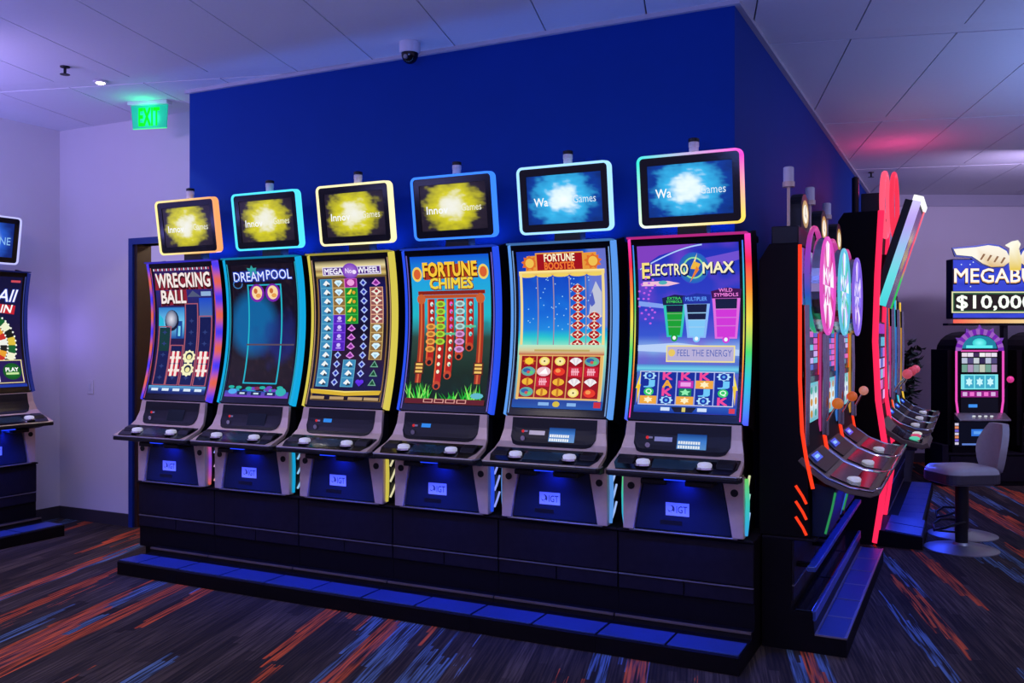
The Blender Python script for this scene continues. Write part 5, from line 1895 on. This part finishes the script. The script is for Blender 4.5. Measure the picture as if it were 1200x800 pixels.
arched_machine('arched slot machine with pink edge lights under the jackpot sign', 4.76, 9.30, H('f050c0'))
arched_machine('arched slot machine with red edge lights at the right picture edge', 5.47, 9.30, H('ff4070'))
u, n = cw(5.15, 9.25)
fs = thing('bank_stand', 'long black stand under the arched slot machines', 'machine stand', (u, n, 0), YAW)
part('body', fs, M_CAB, lambda m: m.box(-0.72, 0.75, 0.02, 0.55, 0.0, 0.315))
part('top_board', fs, M_STAND, lambda m: m.box(-0.735, 0.765, 0.0, 0.56, 0.315, 0.33), bevel=0.003)
part('end_post', fs, M_STAND, lambda m: m.box(-0.80, -0.736, -0.02, 0.25, 0.0, 0.42), bevel=0.004)
part('kick_panel', fs, M_STAND, lambda m: m.box(-0.70, 0.73, 0.008, 0.02, 0.05, 0.30))

u, n = cw(5.2, 9.52)
sg = thing('jackpot_sign', 'large lit jackpot sign with a winged eagle above the arched machines', 'sign', (u, n, 0.33), YAW)
dz = -0.33


def S_(nm, par, mt, fn, **kw):
    return part(nm, par, mt, fn, dz=dz, **kw)


S_('post', sg, M_BLACK, lambda m: m.box(-0.085, -0.04, -0.02, 0.06, 0.33, 1.66), bevel=0.004)
pn = S_('panel', sg, M_BLACK, lambda m: m.box(-0.64, 0.64, -0.06, 0.08, 1.70, 2.32), bevel=0.01)
a = Art()
a.field(0, 0, 1, 1, 24, 12, lambda s, v: mixc(H('2030b8'), H('4858e8'), fn_noise(s, v, 7, 3)))
for k in range(18):
    a.E(0.04 + 0.92 * random.random(), random.choice([0.04, 0.08, 0.46, 0.5, 0.9]), 0.006, 0.012, H('d0e0ff'), n=6)
a.T('MEGABUCKS', 0.005, 0.165, 0.995, 0.42, H('101848'), 0.04)
a.T('MEGABUCKS', 0.01, 0.15, 0.985, 0.40, H('f0b070'), 0.022)
a.T('MEGABUCKS', 0.01, 0.15, 0.985, 0.385, H('fff8e8', 1.1), 0.008)
art_part('sign_face', pn, a, lambda s, v, l: (-0.63 + 1.26 * s, -0.061 - l, 2.31 - 0.60 * v), dz=dz)
db = S_('display_box', sg, M_BLACK, lambda m: m.box(-0.665, 0.665, -0.09, -0.065, 1.755, 1.985), bevel=0.006)
a = Art()
a.R(0, 0, 1, 1, H('e0e0b0'))
a.R(0.012, 0.06, 0.988, 0.94, H('205838'))
a.R(0.022, 0.12, 0.978, 0.88, H('241c1c'))
a.T('$10,000,000', 0.04, 0.18, 0.96, 0.88, H('f4fff0', 1.2), 0.02)
art_part('display_face', db, a, lambda s, v, l: (-0.66 + 1.32 * s, -0.0905 - l, 1.98 - 0.22 * v), dz=dz)
S_('light_bar', sg, GLOW, lambda m: [m.box(-0.62 + 0.124 * k, -0.62 + 0.124 * (k + 1), -0.08, -0.04, 1.655, 1.692, lambda x, y, z: ramp([(-0.6, H('ff6858')), (-0.3, H('f0b070')), (0.3, H('f8e0a0')), (0.6, H('a0e0a0'))], x)) for k in range(10)])
S_('light_bar_bracket', sg, M_BLACK, lambda m: m.box(-0.68, 0.68, -0.05, 0.06, 1.63, 1.654))


def wing(m, sx, y0, y1, grow, cf):
    base = [(0.04, 2.30), (0.12, 2.24), (0.24, 2.235), (0.33, 2.27), (0.40, 2.32), (0.44, 2.345), (0.60, 2.36), (0.63, 2.42), (0.40, 2.44), (0.28, 2.46), (0.17, 2.445), (0.09, 2.40)]
    cx, cz = 0.3, 2.36
    pts = [(sx * (x + grow * (1 if x > cx else -1)), z + grow * (1 if z > cz else -1)) for x, z in base]
    m.prism_y(pts[::sx], y0, y1, cf)


eg = S_('eagle_emblem', sg, PRINT, lambda m: [wing(m, 1, -0.07, -0.05, 0.016, lambda x, y, z: (0.02, 0.05, 0.25)), wing(m, -1, -0.07, -0.05, 0.016, lambda x, y, z: (0.02, 0.05, 0.25))])
for sx in (-1, 1):
    S_('wing', eg, GLOW, lambda m: wing(m, sx, -0.085, -0.071, 0.0, lambda x, y, z: mixc(H('e0b878'), H('fff8e8'), (z - 2.24) / 0.08)))
    for q in range(4):
        S_('feather', eg, GLOW, lambda m: m.prism_y([(sx * p, r) for p, r in ((0.10 + 0.07 * q, 2.33 + 0.012 * q), (0.14 + 0.07 * q, 2.27 + 0.012 * q), (0.155 + 0.07 * q, 2.275 + 0.012 * q), (0.12 + 0.07 * q, 2.335 + 0.012 * q))][::sx], -0.09, -0.086, lambda x, y, z: H('906848')))
S_('eagle_body', eg, GLOW, lambda m: m.prism_y([(-0.05, 2.20), (0.05, 2.20), (0.06, 2.32), (0.03, 2.42), (0.05, 2.47), (0.02, 2.51), (-0.03, 2.50), (-0.10, 2.46), (-0.05, 2.43), (-0.06, 2.32)], -0.10, -0.071, lambda x, y, z: mixc(H('e8c848'), H('fffce8'), (z - 2.25) / 0.15)))


# ------------------------------------------------------------------ stools
def stool(label, loc, rz, drop=0.0):
    t = thing('casino_stool', label, 'stool', loc, rz, 'swivel stools')
    part('base', t, M_STEEL, lambda m: m.lathe([(0.245, 0), (0.245, 0.006), (0.22, 0.014), (0.12, 0.026), (0.06, 0.035), (0.05, 0.05)], n=40), key='st_base', smooth=40)
    part('column', t, M_BLACK, lambda m: m.lathe([(0.042, 0.04), (0.042, 0.46), (0.06, 0.475)], n=24), key='st_col', smooth=40)
    fr = part('foot_loop', t, M_BLACK, lambda m: m.tube([(0, -0.04, 0.20), (-0.10, -0.09, 0.20), (-0.17, -0.07, 0.17), (-0.21, 0, 0.14), (-0.17, 0.07, 0.17), (-0.10, 0.09, 0.20), (0, 0.04, 0.20)], 0.009, 8), key='st_loop', smooth=50)
    part('loop_brace', fr, M_BLACK, lambda m: m.tube([(-0.03, 0, 0.12), (-0.12, 0, 0.13), (-0.205, 0, 0.14)], 0.007, 8), key='st_br')

    def cushion(m):
        prof = rrect(0.40, 0.38, 0.09, 6)
        n = len(prof)
        vs, fs = [], []
        for sc, z in ((0.90, 0.475), (1.0, 0.495), (1.02, 0.54), (0.99, 0.572), (0.90, 0.592), (0.5, 0.600), (0.02, 0.601)):
            vs += [(x * sc, y * sc, z) for x, y in prof]
        for i in range(6):
            for k in range(n):
                fs.append((i * n + k, i * n + (k + 1) % n, (i + 1) * n + (k + 1) % n, (i + 1) * n + k))
        fs.append(tuple(range(n - 1, -1, -1)))
        fs.append(tuple(range(6 * n, 7 * n)))
        m.add(vs, fs)
    st = part('seat', t, M_VINYL, cushion, key='st_seat', smooth=70)
    st.location.z = -drop

    def band(m):
        o = [(x * 1.03, y * 1.03) for x, y in rrect(0.40, 0.38, 0.09, 6)]
        m.prism_z(o, 0.484, 0.552)
    part('seat_band', st, M_VINYLD, band, key='st_band', bevel=0.006)

    def back(m):
        vs, fs = [], []
        nx, nz = 12, 10
        for lay in (0, 1):
            for i in range(nx + 1):
                a_ = R(-36 + 72 * i / nx)
                for j in range(nz + 1):
                    q = j / nz
                    hw = math.sin(min(1, max(0.10, 1 - abs(q - 0.45) * 1.5)) * math.pi / 2)
                    rr = 0.215 + 0.045 * (0 if lay == 0 else 1) + 0.05 * q
                    aa = a_ * (0.25 + 0.75 * hw)
                    vs.append((rr * math.cos(aa) + 0.01, rr * math.sin(aa) * 0.95, 0.55 + 0.34 * q))
        w = nz + 1
        L_ = (nx + 1) * w
        for i in range(nx):
            for j in range(nz):
                p = i * w + j
                fs.append((p, p + 1, p + w + 1, p + w))
                fs.append((L_ + p, L_ + p + w, L_ + p + w + 1, L_ + p + 1))
        for i in range(nx):
            p = i * w
            fs.append((p, p + w, L_ + p + w, L_ + p))
            p = i * w + nz
            fs.append((p, L_ + p, L_ + p + w, p + w))
        for j in range(nz):
            fs.append((j, L_ + j, L_ + j + 1, j + 1))
            p = nx * w + j
            fs.append((p, p + 1, L_ + p + 1, L_ + p))
        m.add(vs, fs)
    bk = part('backrest', t, M_VINYL, back, key='st_back', smooth=60)
    bk.location.z = -drop
    part('back_bracket', bk, M_CHROME, lambda m: m.tube([(0.15, 0, 0.478), (0.25, 0, 0.485), (0.27, 0, 0.53), (0.275, 0, 0.60)], 0.012, 8), key='st_brk', smooth=50)


stool('grey padded swivel stool with a back, nearer of the two', (-0.045, 7.24, 0), YAW + R(8))
stool('grey padded swivel stool hidden behind the nearer one', (-0.040, 7.76, 0), YAW + R(8), 0.075)


# ------------------------------------------------------------------ plant by the far wall
pu, pnn = cw(4.03, 9.55)
pl = thing('potted_plant', 'dark leafy plant against the far wall behind the lever machines', 'plant', (pu, pnn, 0))
part('pot', pl, M_POT, lambda m: m.lathe([(0.13, 0), (0.17, 0.34), (0.18, 0.36), (0.16, 0.36), (0.15, 0.30)], n=24), smooth=40)
rp = random.Random(4)
lm_ = MB()
for s_ in range(7):
    an = rp.uniform(0, 6.28)
    tip = Vector((0.20 * math.cos(an) * rp.uniform(0.4, 1), 0.20 * math.sin(an) * rp.uniform(0.4, 1), rp.uniform(1.2, 1.52)))
    pts = [Vector((0.03 * math.cos(an), 0.03 * math.sin(an), 0.28)).lerp(tip, k / 5) + Vector((0, 0, 0.05 * math.sin(k))) for k in range(6)]
    part('stem', pl, M_STEM, lambda m: m.tube(pts, [0.012, 0.011, 0.009, 0.007, 0.005, 0.003], 6))
    for k in range(70):
        q = rp.uniform(0.42, 1.03)
        p = Vector((0, 0, 0.28)).lerp(tip, q) + Vector((rp.uniform(-.09, .09), rp.uniform(-.09, .09), rp.uniform(-.06, .08)))
        d = Vector((rp.uniform(-1, 1), rp.uniform(-1, 1), rp.uniform(-0.9, 0.4))).normalized()
        sd = d.cross(Vector((rp.uniform(-.3, .3), rp.uniform(-.3, .3), 1))).normalized()
        up_ = d.cross(sd)
        L_ = rp.uniform(0.08, 0.14)
        w_ = L_ * 0.3
        lm_.add([p, p + d * L_ * .45 + sd * w_ + up_ * 0.006, p + d * L_ - up_ * 0.01, p + d * L_ * .45 - sd * w_ + up_ * 0.006], [(0, 1, 2), (0, 2, 3)])
lo = link('foliage', lm_.mesh('foliage', M_LEAF), pl)
lo['kind'] = 'stuff'
